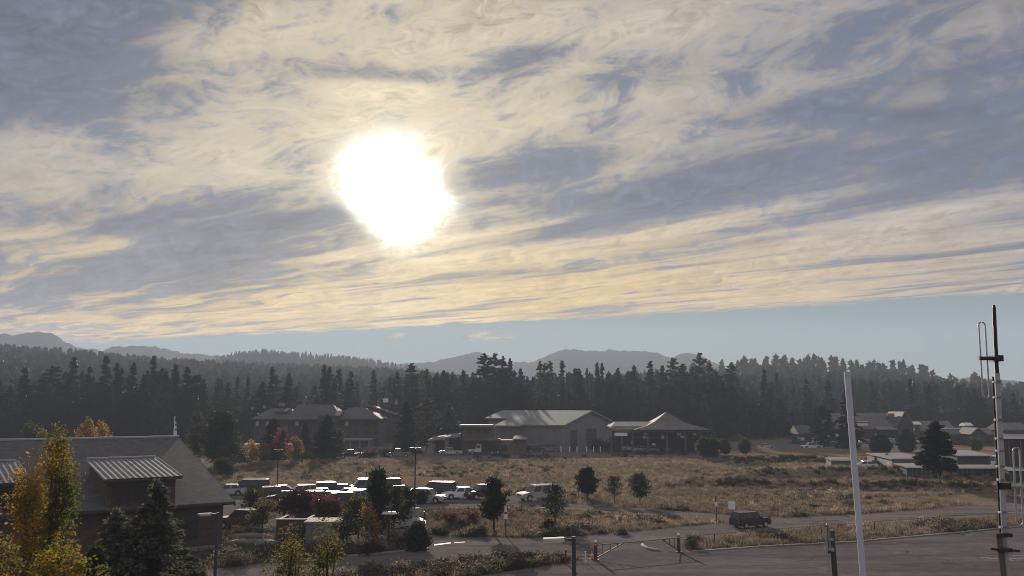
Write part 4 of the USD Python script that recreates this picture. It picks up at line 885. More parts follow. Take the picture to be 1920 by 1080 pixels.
    shed('long low dark store running on behind the mast', 1884, 1960, 879, 880.5, 900, 3.0, M['wall_green'], M['roof_pale'], ribs=8)
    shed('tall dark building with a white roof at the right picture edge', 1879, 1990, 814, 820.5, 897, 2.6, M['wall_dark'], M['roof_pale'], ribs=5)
right_houses()
def enclosure():
    # brick bin store and white hut in the bushes beside the car park
    t = thing('bin_store', 'reddish walled bin store beside the white hut in the bushes', 'bin store')
    Y = 12.0 * FOCAL / (1010 - 760); X = lambda p: px_x(p, Y); z = px_z(975, Y)
    for nm, c, s in (('wall', ((X(526) + X(577)) / 2, Y, z / 2), (X(577) - X(526), .25, z)), ('wall', (X(526), Y + 1.9, z / 2), (.25, 3.5, z)), ('wall', (X(577), Y + 1.9, z / 2), (.25, 3.5, z))):
        part(t, nm, MB().box(c, s), M['wall_red'])
    part(t, 'coping', MB().box(((X(526) + X(577)) / 2, Y, z + .05), (X(577) - X(526) + .3, .4, .1)), M['roof_brown'])
    part(t, 'gate', MB().box(((X(552) + X(575)) / 2, Y - .16, z / 2), (X(575) - X(552), .06, z - .25)), M['wall_green'])
    t = thing('hut', 'small white hut with a sunlit flat roof between bushes', 'hut')
    Y = 12.0 * FOCAL / (1016 - 760); X = lambda p: px_x(p, Y); z = px_z(981, Y)
    part(t, 'wall', MB().box(((X(578) + X(640)) / 2, Y + 1.4, z / 2), (X(640) - X(578), 2.6, z)), M['roof_metal'])
    part(t, 'roof', MB().box(((X(577) + X(641)) / 2, Y + 1.4, z + .06), (X(641) - X(577) + .2, 2.9, .14)), M['roof_pale'])
    part(t, 'side_panel', MB().box(((X(580) + X(590)) / 2, Y + .07, z / 2), (X(590) - X(580), .06, z - .2)), M['wall_grey'])
    part(t, 'door', MB().box(((X(604) + X(613)) / 2, Y + .07, z * .45), (X(613) - X(604), .06, z * .85)), M['wall_grey'])
enclosure()
# ------------------------------------------------------------------ vehicles
def car(label, x, y, heading, kind, paint, cat='car', group=None, name=None, size=1.0):
    """A vehicle whose middle stands where the ground is seen at a pixel; heading 0 faces right in the picture, 90 away."""
    q = gp(x, y)
    spec = dict(suv=(4.75, 1.90, 1.78), big_suv=(5.5, 2.0, 1.92), sedan=(4.7, 1.82, 1.46), wagon=(4.7, 1.82, 1.55), pickup=(5.7, 1.98, 1.88), van=(5.3, 2.0, 2.2))[kind]
    L, W, H = spec
    t = thing(name or {'suv': 'suv', 'big_suv': 'suv', 'sedan': 'sedan', 'wagon': 'estate_car', 'pickup': 'pickup_truck', 'van': 'van'}[kind], label, cat, (q[0], q[1], 0.03), math.radians(heading), group, None if size == 1.0 else (size,) * 3)
    belt = {'sedan': 0.92, 'wagon': 0.95}.get(kind, 1.08 if kind != 'van' else 1.15)
    hood = belt - (0.10 if kind in ('sedan', 'wagon') else 0.04)
    gr = 0.34 if kind in ('pickup', 'big_suv') else 0.30 if kind in ('suv', 'van') else 0.24
    wr = {'sedan': 0.32, 'wagon': 0.32, 'pickup': 0.39, 'big_suv': 0.39}.get(kind, 0.36)
    wx = (-L / 2 + 0.21 * L, L / 2 - 0.185 * L)
    cab0, cab1, top0, top1 = {'suv': (-L / 2 + .05, L * .23, -L / 2 + .35, L * .10), 'big_suv': (-L / 2 + .05, L * .26, -L / 2 + .22, L * .15), 'sedan': (-L * .40, L * .24, -L * .24, L * .07), 'wagon': (-L / 2 + .08, L * .24, -L / 2 + .5, L * .08), 'pickup': (-L * .10, L * .25, -L * .07, L * .15), 'van': (-L / 2 + .04, L * .36, -L / 2 + .12, L * .22)}[kind]
    rear = belt
    prof = [(-L / 2, gr + .12), (-L / 2 + .02, rear - .12), (-L / 2 + .10, rear), (cab1, belt), (L / 2 - .25, hood - .03), (L / 2 - .05, hood - .16), (L / 2, gr + .30), (L / 2 - .03, gr + .06), (L / 2 - .2, gr), (-L / 2 + .15, gr)]
    side = Polygon(prof)
    for w in wx: side = side.difference(Point(w, wr).buffer(wr + .07, 12))
    side = side.buffer(0); 
    if hasattr(side, 'geoms'): side = max(side.geoms, key=lambda g: g.area)
    body = MB()
    if kind == 'pickup':
        bed = shapely.box(-L / 2 + .12, gr + .42, cab0 - .05, 3.0)
        inner = side.difference(bed)
    else: inner = side
    def slab(p, y0, y1):
        m = trimesh.creation.extrude_polygon(max(getattr(p, 'geoms', [p]), key=lambda g: g.area), y1 - y0, engine='earcut')
        v = m.vertices; body.add(np.column_stack([v[:, 0], y0 + v[:, 2], v[:, 1]]), m.faces[:, ::-1])
    slab(inner, -W / 2 + .10, W / 2 - .10)
    for s in (-1, 1):
        a, b = sorted((s * (W / 2 - .10), s * (W / 2 - .04))); slab(side, a, b)
        a, b = sorted((s * (W / 2 - .04), s * W / 2)); slab(side.buffer(-.05, join_style=2), a, b)
    z0, z1 = belt - .01, H - .06; yb, yt = W / 2 - .07, W / 2 - .25
    P = M['paint_' + paint]
    body.hexa([[cab0, -yb, z0], [cab1, -yb, z0], [cab1, yb, z0], [cab0, yb, z0], [top0, -yt, z1], [top1, -yt, z1], [top1, yt, z1], [top0, yt, z1]])
    bd = part(t, 'body', body, P)
    part(t, 'roof', MB().box(((top0 + top1) / 2, 0, z1 + .03), (top1 - top0 + .1, 2 * yt + .06, .07), taper=.95), P)
    def pane(nm, a, b, c, d, out):
        a, b, c, d = (np.array(p, float) for p in (a, b, c, d)); m = (a + b + c + d) / 4
        q_ = [m + (p - m) * np.array([.88, .88, .84]) + np.array(out) * .015 for p in (a, b, c, d)]
        part(t, nm, MB().poly3(q_, .012), M['glass_dark'])
    pane('windscreen', (cab1, yb, z0), (cab1, -yb, z0), (top1, -yt, z1), (top1, yt, z1), (1, 0, .5))
    pane('rear_window', (cab0, -yb, z0), (cab0, yb, z0), (top0, yt, z1), (top0, -yt, z1), (-1, 0, .5))
    nw = 2 if kind in ('pickup', 'sedan') else 3
    for s in (-1, 1):
        for k in range(nw):
            u0, u1 = k / nw, (k + 1) / nw
            lo = [cab0 + (cab1 - cab0) * u for u in (u0, u1)]; hi = [top0 + (top1 - top0) * u for u in (u0, u1)]
            q_ = [(lo[0], s * yb, z0), (lo[1], s * yb, z0), (hi[1], s * yt, z1), (hi[0], s * yt, z1)]
            if s > 0: q_ = [q_[1], q_[0], q_[3], q_[2]]
            pane('side_window', *q_, (0, s, .25))
        part(t, 'headlight', MB().box((L / 2 - .07, s * (W / 2 - .28), hood - .24), (.14, .36, .17)), M['lens_clear'])
        part(t, 'tail_light', MB().box((-L / 2 + .03, s * (W / 2 - .18), rear - .25), (.10, .20, .30)), M['lens_red'])
        part(t, 'mirror', MB().box((cab1 - .25, s * (W / 2 + .08), belt + .08), (.12, .2, .16)), P)
        for w in wx:
            tm = trimesh.creation.revolve([[.001, -.10], [wr * .62, -.11], [wr * .95, -.11], [wr, -.07], [wr, .07], [wr * .95, .11], [wr * .62, .11], [.001, .10]], sections=18)
            v = tm.vertices; v = np.column_stack([v[:, 0] + w, v[:, 2] + s * (W / 2 - .13), v[:, 1] + wr - .02])
            wl = part(t, 'wheel', (v, tm.faces[:, ::-1]), M['rubber'])
            tm = trimesh.creation.cylinder(wr * .60, .03, sections=14)
            v = tm.vertices; v = np.column_stack([v[:, 0] + w, v[:, 2] + s * (W / 2 - .005), v[:, 1] + wr - .02])
            part(wl, 'rim', (v, tm.faces[:, ::-1]), M['rim'])
    part(t, 'bumper', MB().box((L / 2 - .01, 0, gr + .16), (.10, W - .2, .16)), M['rubber'] if kind in ('suv', 'pickup') else P)
    part(t, 'bumper', MB().box((-L / 2 + .01, 0, gr + .18), (.10, W - .2, .16)), M['rubber'] if kind in ('suv', 'pickup') else P)
    part(t, 'grille', MB().box((L / 2 - .02, 0, hood - .27), (.06, W - 1.0, .20)), M['dark_metal'])
    if kind in ('suv', 'big_suv', 'wagon'):
        for s in (-1, 1): part(t, 'roof_rail', MB().beam((top0 + .15, s * (yt - .08), z1 + .12), (top1 - .15, s * (yt - .08), z1 + .12), .05), M['steel'])
    return t
def truck(label, x, y, heading, paint, cargo):
    q = gp(x, y); t = thing('truck', label, 'truck', (q[0], q[1], .03), math.radians(heading))
    P = M['paint_' + paint]
    part(t, 'cab', MB().hexa([[1.5, -1.1, .6], [4.2, -1.0, .6], [4.2, 1.0, .6], [1.5, 1.1, .6], [1.5, -1.1, 1.35], [4.2, -.9, 1.3], [4.2, .9, 1.3], [1.5, 1.1, 1.35]]).hexa([[1.0, -1.1, .6], [2.7, -1.1, .6], [2.7, 1.1, .6], [1.0, 1.1, .6], [1.05, -1.0, 2.6], [2.2, -1.0, 2.6], [2.2, 1.0, 2.6], [1.05, 1.0, 2.6]]), P)
    part(t, 'windscreen', MB().poly3([(2.66, .95, 1.5), (2.66, -.95, 1.5), (2.30, -.9, 2.4), (2.30, .9, 2.4)], .02), M['glass_dark'])
    for s in (-1, 1):
        part(t, 'side_window', MB().box((1.8, s * 1.08, 1.9), (.9, .04, .6)), M['glass_dark'])
        part(t, 'headlight', MB().box((4.22, s * .7, 1.0), (.06, .3, .2)), M['lens_clear'])
        for w in (3.2, -1.6, -3.0):
            wl = part(t, 'wheel', trimesh.creation.cylinder(.48, .3, sections=16, transform=trimesh.transformations.translation_matrix([w, s * .95, .47]) @ trimesh.transformations.rotation_matrix(PI / 2, [1, 0, 0])), M['rubber'])
            part(wl, 'rim', trimesh.creation.cylinder(.27, .32, sections=12, transform=trimesh.transformations.translation_matrix([w, s * .96, .47]) @ trimesh.transformations.rotation_matrix(PI / 2, [1, 0, 0])), M['rim'])
    part(t, 'chassis', MB().box((-1.2, 0, .8), (5.6, 1.0, .25)), M['dark_metal'])
    part(t, 'cargo_bed', MB().box((-1.6, 0, 1.0), (4.8, 2.2, .15)).box((-1.6, 0, 1.6), (4.8, 2.2, 1.2)), M[cargo])
G1 = 'cars parked behind the bushes'
car('dark estate seen only as a long bright roof left of the far lamp post', 466, 925, 184, 'big_suv', 'charcoal')
car('pale car peeping past the right edge of the lodge roof', 428, 929, 190, 'sedan', 'silver')
car('black low sedan below the far lamp post', 521, 931, 186, 'sedan', 'black')
car('silver estate with a big glinting windscreen right of the far lamp post', 563, 932, 200, 'wagon', 'silver')
car('black car with a bright roof edge in the middle of the parked group', 600, 930, 202, 'suv', 'black')
car('dark sedan between the two tall parked cars', 635, 929, 188, 'sedan', 'charcoal')
car('dark hatchback between the bushes at the left end of the car park', 497, 936, 192, 'wagon', 'charcoal')
car('black low car directly right of the red hatchback', 597, 938, 192, 'sedan', 'black')
car('grey sedan squeezed between the two rows of the car park', 650, 937, 196, 'sedan', 'grey')
car('black low sedan behind the tall grove pine', 742, 932, 190, 'sedan', 'black')
car('dark blue car in front left of the red hatchback', 556, 951, 188, 'sedan', 'blue')
car('black four-by-four in front of the black sedan with bright trim', 628, 953, 196, 'suv', 'charcoal')
car('tall grey four-by-four at the back of the parked group', 682, 925, 198, 'big_suv', 'grey')
car('dark red van half hidden behind the tall tree', 718, 926, 196, 'van', 'maroon', 'van', size=0.92)
car('maroon sedan in front left of the parked group', 533, 943, 186, 'sedan', 'maroon')
car('red hatchback in front of the silver estate', 578, 945, 190, 'wagon', 'red')
car('black sedan with bright trim in the front middle of the group', 616, 944, 186, 'sedan', 'black')
car('silver four-by-four with a sunlit bonnet in the front of the group', 664, 948, 235, 'suv', 'silver')
car('grey sedan with a glinting roof at the right front of the group', 697, 945, 205, 'suv', 'grey')
car('silver pickup parked facing right beside the tall lamp post', 797, 943, -14, 'pickup', 'silver', 'pickup', size=0.92)
car('dark four-by-four with a roof load behind the silver pickup', 817, 931, 172, 'big_suv', 'charcoal')
car('small white sedan right of the silver pickup', 863, 935, 200, 'sedan', 'white')
car('dark orange lit car with a tilted bright roof beside the young pine', 904, 935, 215, 'suv', 'maroon')
car('large champagne four-by-four turned towards the camera on the lane', 1009, 938, 208, 'big_suv', 'champagne')
car('dark four-by-four driving right along the road', 1407, 989, 27, 'suv', 'umber', size=0.86)
car('silver car half hidden behind the thin tree at the lane', 752, 990, 6, 'sedan', 'silver')
car('dark brown car parked beside the lodge wall', 452, 990, 175, 'suv', 'brown')
car('black pickup with bright wheels on the far road', 659, 859, 183, 'pickup', 'black', 'pickup')
car('grey pickup with a yellow roof lamp on the far road', 748, 857, 184, 'pickup', 'grey', 'pickup')
car('silver pickup with a glinting lamp on the far road', 845, 853.5, 184, 'pickup', 'silver', 'pickup')
truck('white cabbed lorry with a dark load on the far road', 910, 852, 184, 'white', 'wall_dark')
car('dark car parked before the low brown building', 1005, 847.5, 4, 'suv', 'charcoal')
car('grey van before the long wall of the metal hall', 1030, 847, 3, 'van', 'grey', 'van')
for i, (x, y, hd, k, c, lab) in enumerate(((1182, 846, 4, 'van', 'white', 'white van parked under the left wing of the pavilion'), (1203, 847, 10, 'sedan', 'white', 'white sedan parked right of the white van'), (1219, 847, 0, 'sedan', 'silver', 'silver sedan parked in the middle of the pavilion'), (1238, 846, 0, 'suv', 'charcoal', 'dark car parked under the pavilion peak'), (1257, 846, 5, 'sedan', 'grey', 'grey sedan parked right of the pavilion peak'), (1287, 845, 170, 'van', 'silver', 'pale van parked before the right pavilion posts'), (1302, 845.5, 0, 'sedan', 'white', 'white sedan parked at the right pavilion corner'),
                                       (1346, 838, 20, 'sedan', 'white', 'bright white car behind the pair of dim trees'), (1405, 842, 0, 'sedan', 'grey', 'grey car parked behind the right dim tree'), (1436, 841, 0, 'sedan', 'silver', 'silver car parked right of the dim trees'),
                                       (1498, 830, 160, 'suv', 'white', 'white car parked before the small grey cottage'), (1522, 842, 185, 'pickup', 'white', 'white pickup at the edge of the far meadow'), (1521, 830.5, 185, 'sedan', 'silver', 'pale car parked behind the white pickup'), (1562, 838, 0, 'sedan', 'charcoal', 'dark car beside the big dark tree at the pole'),
                                       (1623, 832, 2, 'sedan', 'silver', 'silver car first in the row right of the white pole'), (1637, 832, 2, 'sedan', 'grey', 'grey car second in the row right of the white pole'), (1669, 831, 2, 'sedan', 'white', 'white car left in the row between the two round trees'), (1683, 831, 2, 'sedan', 'silver', 'silver car right in the row between the two round trees'), (1722, 831, 2, 'sedan', 'white', 'white car right after the second round tree'), (1735, 831, 2, 'suv', 'silver', 'silver car touching the outline of the round dark tree'), (1806, 830, 4, 'sedan', 'white', 'white sedan before the snow white ridge house'),
                                       (1621, 879, 178, 'sedan', 'white', 'white car beside the grey container right of the pole'), (1866, 876, 100, 'van', 'white', 'white van end just left of the mast'))):
    car(lab, x, y, hd, k, c, 'van' if k == 'van' else 'pickup' if k == 'pickup' else 'car')
def digger():
    q = gp(1650, 878); t = thing('digger', 'small digger with a raised pale arm among the sheds', 'digger', (q[0], q[1], 0), 0.3)
    for s in (-1, 1): part(t, 'track', MB().box((0, s * .8, .35), (2.4, .4, .7), taper=.8), M['rubber'])
    part(t, 'body', MB().box((-.2, 0, 1.1), (2.0, 1.7, .8), taper=.9), M['wall_dark'])
    part(t, 'cab', MB().box((-.1, .3, 1.95), (1.0, .9, 1.0), taper=.85), M['glass_dark'])
    part(t, 'boom', MB().beam((.7, -.3, 1.2), (1.5, -.3, 2.9), .28), M['roof_pale'])
    part(t, 'arm', MB().beam((1.5, -.3, 2.9), (2.3, -.3, 1.6), .22), M['roof_pale'])
    part(t, 'bucket', MB().box((2.3, -.3, 1.35), (.5, .6, .5), taper=.7), M['dark_metal'])
digger()
# ------------------------------------------------------------------ single trees and bushes
rng = np.random.default_rng(21)
def put(name, label, cat, x, y, tc, mat, bark='bark', rz=0.0, depth=None, group=None):
    q = gp(x, y) if depth is None else at(x, 800, depth)
    z = ground_z(np.array([[q[0], q[1]]]))[0] - 0.06
    t = thing(name, label, cat, (q[0], q[1], z), rz, group)
    part(t, 'trunk', tc[0], M[bark]); part(t, 'crown', tc[1], M[mat])
    return t
def dep(y): return gp(960, y)[1]
def ht(top, base): return at(960, top, dep(base))[2]
def young(seed, h, w, n=150, leaf=.16, bare=.28, per=9, flat_=False):
    """A young pine: an uneven egg of needle tufts on a bare stem, with sky showing between the boughs."""
    r = np.random.default_rng(seed); m = MB()
    m.tube(np.column_stack([np.zeros(5), np.zeros(5), np.linspace(0, h * .96, 5)]), .018 * h * (1 - np.linspace(0, .9, 5)) + .02, 7)
    cs, ds = [], []; z = h * bare
    while z < h * .97:
        t = (z / h - bare) / (1 - bare)
        L = w / 2 * (math.sin(PI * min(1, t * .72 + .24)) ** .8)
        for k in range(5):
            a = r.uniform(0, 2 * PI); l = L * r.uniform(.55, 1.15)
            e = np.array([math.cos(a) * l, math.sin(a) * l, z + l * .28])
            m.tube([[0, 0, z], e * [.6, .6, 1] + [0, 0, -.02 * h], e], [.02, .014, .006], 4)
            for s in np.linspace(.35, 1.0, max(3, int(l / .28))):
                cs.append((math.cos(a) * l * s, math.sin(a) * l * s, z + l * .28 * s)); ds.append((math.cos(a) * .4, math.sin(a) * .4, .5))
        z += h * .045 * r.uniform(.8, 1.2)
    for k in range(4): cs.append((0, 0, h * (.93 + .02 * k))); ds.append((0, 0, 1))
    return m, leaves(r, np.array(cs), per, leaf * 1.1, leaf, .8, np.array(ds))
def d_at(y): return dep(y)
PX = lambda n, y: n / FOCAL * dep(y)                                   # n pixels wide at the depth of row y
put('pine_tree', 'young dark pine on the grassy island with a bare straight stem', 'tree', 926, 1004, young(1, ht(896, 1004), PX(46, 1004), leaf=.17, bare=.34), 'pine_young')
put('pine_tree', 'thin grey green pine before the champagne four-by-four', 'tree', 1041, 988, young(2, ht(908, 988), PX(50, 988), leaf=.13, bare=.30, per=4), 'pine_grey')
put('pine_tree', 'compact dark young pine alone in the meadow', 'tree', 1102, 936, young(3, ht(879, 936), PX(36, 936), leaf=.20, bare=.26, per=12), 'pine_young')
put('pine_tree', 'sparse thin young pine in the meadow, middle of three', 'tree', 1152, 943, young(4, ht(893, 943), PX(34, 943), leaf=.12, bare=.34, per=3), 'pine_grey')
put('pine_tree', 'pale grey green round young pine in the meadow', 'tree', 1200, 948, young(5, ht(888, 948), PX(40, 948), leaf=.14, bare=.30, per=5), 'pine_grey')
put('pine_tree', 'big round dark tree on the grassy bank at the right', 'tree', 1762, 916, conifer(60, ht(797, 916), PX(70, 916), 'full', 2.2, .22, 0, .27, 14, .85), 'needle_veiled')
put('pine_tree', 'tall dark tree hidden partly by the white pole', 'tree', 1592, 846, conifer(61, ht(738, 846), PX(58, 846), 'spire', 1.3, .5, 0, .05), 'needle')
put('pine_tree', 'loose grey tree left of the white pole before the cottage', 'tree', 1545, 842, conifer(62, ht(762, 842), PX(50, 842), 'pine', .9, .5, 0, .15), 'needle_veiled_far')
put('pine_tree', 'round dark juniper left of the big round tree', 'tree', 1651, 853, young(6, ht(817, 853), PX(36, 853), leaf=.30, bare=.06, per=12), 'pine_young')
put('pine_tree', 'small dark pointed tree between the parked car rows at the right', 'tree', 1701, 848, young(7, ht(808, 848), PX(28, 848), leaf=.30, bare=.04, per=14), 'pine_young')
put('pine_tree', 'tiny dark bush tree above the white roofed store', 'tree', 1832, 845, young(8, ht(826, 845), PX(16, 845), leaf=.25, bare=.04, per=10), 'pine_young')
for i, (x, b, tp, w, lab) in enumerate(((1319, 864, 822, 22, 'dim tree at the right pavilion corner, left of the touching pair'), (1337, 864, 824, 30, 'dim tree at the pavilion corner, right of the touching pair'), (1360, 856, 826, 18, 'small dim tree behind the pair at the pavilion'), (1397, 856, 825, 20, 'single dim tree right of the pavilion'))):
    put('pine_tree', lab, 'tree', x, b, young(20 + i, ht(tp, b), PX(w, b), leaf=.26, bare=.30, per=9), 'leaf_olive')
put('pine_tree', 'tall dark pine before the middle of the hotel', 'tree', 612, 860, conifer(63, ht(779, 860), PX(52, 860), 'full', 1.2, .42, 0, .08), 'needle')
put('pine_tree', 'broad dark tree before the left part of the hotel', 'tree', 512, 862, conifer(64, ht(787, 862), PX(56, 862), 'full', 1.2, .42, 0, .08), 'needle')
put('pine_tree', 'dim conifer between the two dark trees before the hotel', 'tree', 572, 858, conifer(65, ht(795, 858), PX(44, 858), 'spire', 1.1, .42, 0, .08), 'needle_veiled_far')
put('pine_tree', 'tall grey conifer behind the parked trailer at the hotel end', 'tree', 760, 850, conifer(66, ht(752, 850), PX(46, 850), 'full', 1.0, .5, 0, .1), 'needle_veiled_far')
put('pine_tree', 'tall dim conifer left of the low brown building', 'tree', 800, 846, conifer(67, ht(745, 846), PX(52, 846), 'pine', 1.0, .5, 0, .12), 'needle_veiled_far')
put('pine_tree', 'dim conifer touching the low brown building roof', 'tree', 840, 843, conifer(68, ht(758, 843), PX(50, 843), 'full', 1.0, .5, 0, .1), 'needle_veiled_far')
def lobes(seed, h, w, n, lo=.35, hi=.9, k=.30):
    r = np.random.default_rng(seed); out = []
    for i in range(n):
        z = h * (lo + (hi - lo) * (i + .5) / n); e = math.sin(PI * min(1, .25 + .72 * (i + .5) / n))
        out.append((r.uniform(-.5, .5) * w * .62 * e, r.uniform(-.5, .5) * w * .62 * e, z, w * k * r.uniform(.7, 1.15), w * k * r.uniform(.7, 1.15), h * .16 * r.uniform(.7, 1.2)))
    return out
def decid(seed, h, w, n, leaf, per=5, k=8, lo=.3, hi=.92, tr=.09, trunks=1, kk=.30): return broadleaf(seed, h, lobes(seed, h, w, k, lo, hi, kk), leaf, n, per, tr, trunks)
# near autumn trees at the lower left
def near(name, label, x, depth, top, w_px, mat, seed, n, leaf, k, lo=.3, hi=.93, per=5, bark='bark', trunks=1, kk=.27):
    h = at(x, top, depth)[2]; w = w_px / FOCAL * depth
    put(name, label, 'tree', x, 0, decid(seed, h, w, n, leaf, per, k, lo, hi, .011 * h + .03, trunks, kk), mat, bark, depth=depth)
near('maple_tree', 'tall golden orange tree before the lodge dormers', 104, 44, 831, 132, 'leaf_gold', 5, 2100, .085, 20, .2, .96, kk=.18)
near('maple_tree', 'lower golden tree left against the lodge wall', 60, 42, 868, 104, 'leaf_gold', 6, 1600, .085, 13, .2, .93, kk=.24)
near('maple_tree', 'leafy yellow tree cut by the lower left corner', 14, 33, 1026, 150, 'leaf_lime', 7, 2600, .075, 9, .35, .95)
near('maple_tree', 'orange and yellow tree at the bottom edge beside the conifer', 130, 32, 1028, 190, 'leaf_gold', 8, 3000, .075, 11, .35, .95)
near('maple_tree', 'thin yellow green tree at the bottom edge, left of two', 556, 40, 998, 104, 'leaf_lime', 9, 1000, .075, 12, .4, .97, 4, kk=.24, trunks=3)
near('maple_tree', 'thin yellow green tree at the bottom edge, right of two', 622, 40, 998, 90, 'leaf_lime', 10, 850, .075, 11, .4, .97, 4, kk=.24, trunks=3)
near('birch_tree', 'brownish leafless birch at the bottom edge beside the street lamp', 352, 36, 1042, 90, 'leaf_olive', 11, 420, .07, 9, .4, .95, 4, 'bark_pale', 3)
def spruce(label, x, depth, top, w_px, seed, leaf=.2, mat='spruce_grey'):
    h = at(x, top, depth)[2]; put('spruce_tree', label, 'tree', x, 0, conifer(seed, h, w_px / FOCAL * depth, 'spire', 2.2, leaf, 0, .03, 12, .9), mat, depth=depth)
spruce('tall grey green spruce rising before the lodge dormer', 300, 47, 899, 250, 71, .15)
spruce('lower grey green spruce left of the tall one before the lodge', 230, 46, 953, 220, 72, .15)
spruce('small dark spruce filling the gap at the bottom left', 196, 38, 1022, 170, 73, .13, 'pine_young')
# the mixed grove round the car park
def mid(name, label, x, base, top, w_px, mat, seed, n, leaf, k=8, **kw):
    h = ht(top, base); put(name, label, 'tree', x, base, decid(seed, h, PX(w_px, base), n, leaf, kw.pop('per', 5), k, kw.pop('lo', .22), kw.pop('hi', .94), .010 * h + .03, kw.pop('trunks', 1), kw.pop('kk', .28)), mat, kw.pop('bark', 'bark'))
mid('grove_tree', 'leafy grey green tree hiding the back of the parked cars', 672, 1010, 930, 70, 'leaf_olive', 30, 620, .13)
put('pine_tree', 'tall thin pine rising from the middle of the grove', 'tree', 706, 1005, young(31, ht(880, 1005), PX(44, 1005), leaf=.2, bare=.1, per=8), 'pine_grey')
mid('grove_tree', 'slim grey tree right of the tall grove pine', 738, 1000, 905, 48, 'leaf_olive', 32, 480, .12, 9)
mid('grove_tree', 'dark leafy tree at the foot of the tall lamp post', 762, 985, 912, 44, 'pine_young', 33, 460, .13)
mid('birch_tree', 'pale stemmed birch with few ochre leaves in the grove', 690, 1026, 945, 44, 'leaf_orange', 34, 230, .11, 9, bark='bark_pale', trunks=3)
mid('birch_tree', 'pale stemmed birch with thin grey leaves beside the hut', 650, 1024, 950, 40, 'leaf_olive', 35, 240, .11, 9, bark='bark_pale', trunks=3)
mid('grove_tree', 'small bare topped tree with forked stem beside the lodge', 492, 1000, 938, 60, 'leaf_olive', 36, 420, .11, 9, lo=.4)
mid('grove_tree', 'dark red leaved tree before the left parked cars', 560, 978, 920, 116, 'leaf_maroon', 37, 1300, .13, 11, lo=.2, kk=.24)
mid('grove_tree', 'dark red leaved tree before the middle parked cars', 612, 985, 932, 100, 'leaf_maroon', 38, 1200, .13, 10, lo=.15, kk=.26)
mid('grove_tree', 'brown olive tree left of the dark red trees', 468, 975, 918, 64, 'leaf_olive', 39, 560, .13, 10, lo=.2)
put('pine_tree', 'small grey green fir beside the entrance lane', 'tree', 783, 1033, young(40, ht(984, 1033), PX(40, 1033), leaf=.15, bare=.03, per=12), 'pine_grey')
mid('grove_tree', 'dark bush tree at the right edge of the lodge roof', 415, 896, 858, 40, 'leaf_olive', 41, 420, .2, 7, lo=.3)
mid('oak_tree', 'big dark round tree right of the white mast', 412, 876, 771, 92, 'pine_young', 42, 1900, .26, 15, lo=.12, kk=.22)
mid('aspen_tree', 'orange autumn bush tree above the lodge ridge, left of the pair', 160, 880, 785, 30, 'leaf_orange', 43, 360, .2, 7, lo=.5)
mid('aspen_tree', 'orange autumn bush tree above the lodge ridge, right of the pair', 189, 880, 792, 28, 'leaf_orange', 44, 360, .2, 7, lo=.5)
mid('aspen_tree', 'small orange bush tree showing over the left end of the lodge ridge', 76, 880, 804, 16, 'leaf_orange', 45, 200, .2, 5, lo=.6)
mid('aspen_tree', 'olive bush tree over the left end of the lodge ridge', 50, 880, 796, 44, 'leaf_olive', 46, 360, .22, 7, lo=.5)
mid('aspen_tree', 'olive brown tree between the white mast and the big round tree', 362, 882, 772, 34, 'leaf_olive', 47, 420, .2, 9, lo=.25)
mid('maple_tree', 'red autumn tree before the hotel', 527, 868, 803, 28, 'leaf_red', 48, 520, .22, 7, lo=.3)
mid('maple_tree', 'orange autumn tree right of the red tree', 553, 868, 822, 30, 'leaf_orange', 49, 330, .2, 7, lo=.3)
mid('maple_tree', 'small golden autumn tree left of the red tree', 492, 868, 832, 22, 'leaf_orange', 50, 360, .18, 5, lo=.25, kk=.34)
mid('maple_tree', 'golden tree behind the left carport', 470, 872, 826, 22, 'leaf_orange', 51, 240, .2, 6, lo=.3)
mid('maple_tree', 'brown olive tree before the right part of the hotel', 635, 857, 806, 26, 'leaf_olive', 52, 340, .22, 7, lo=.25)
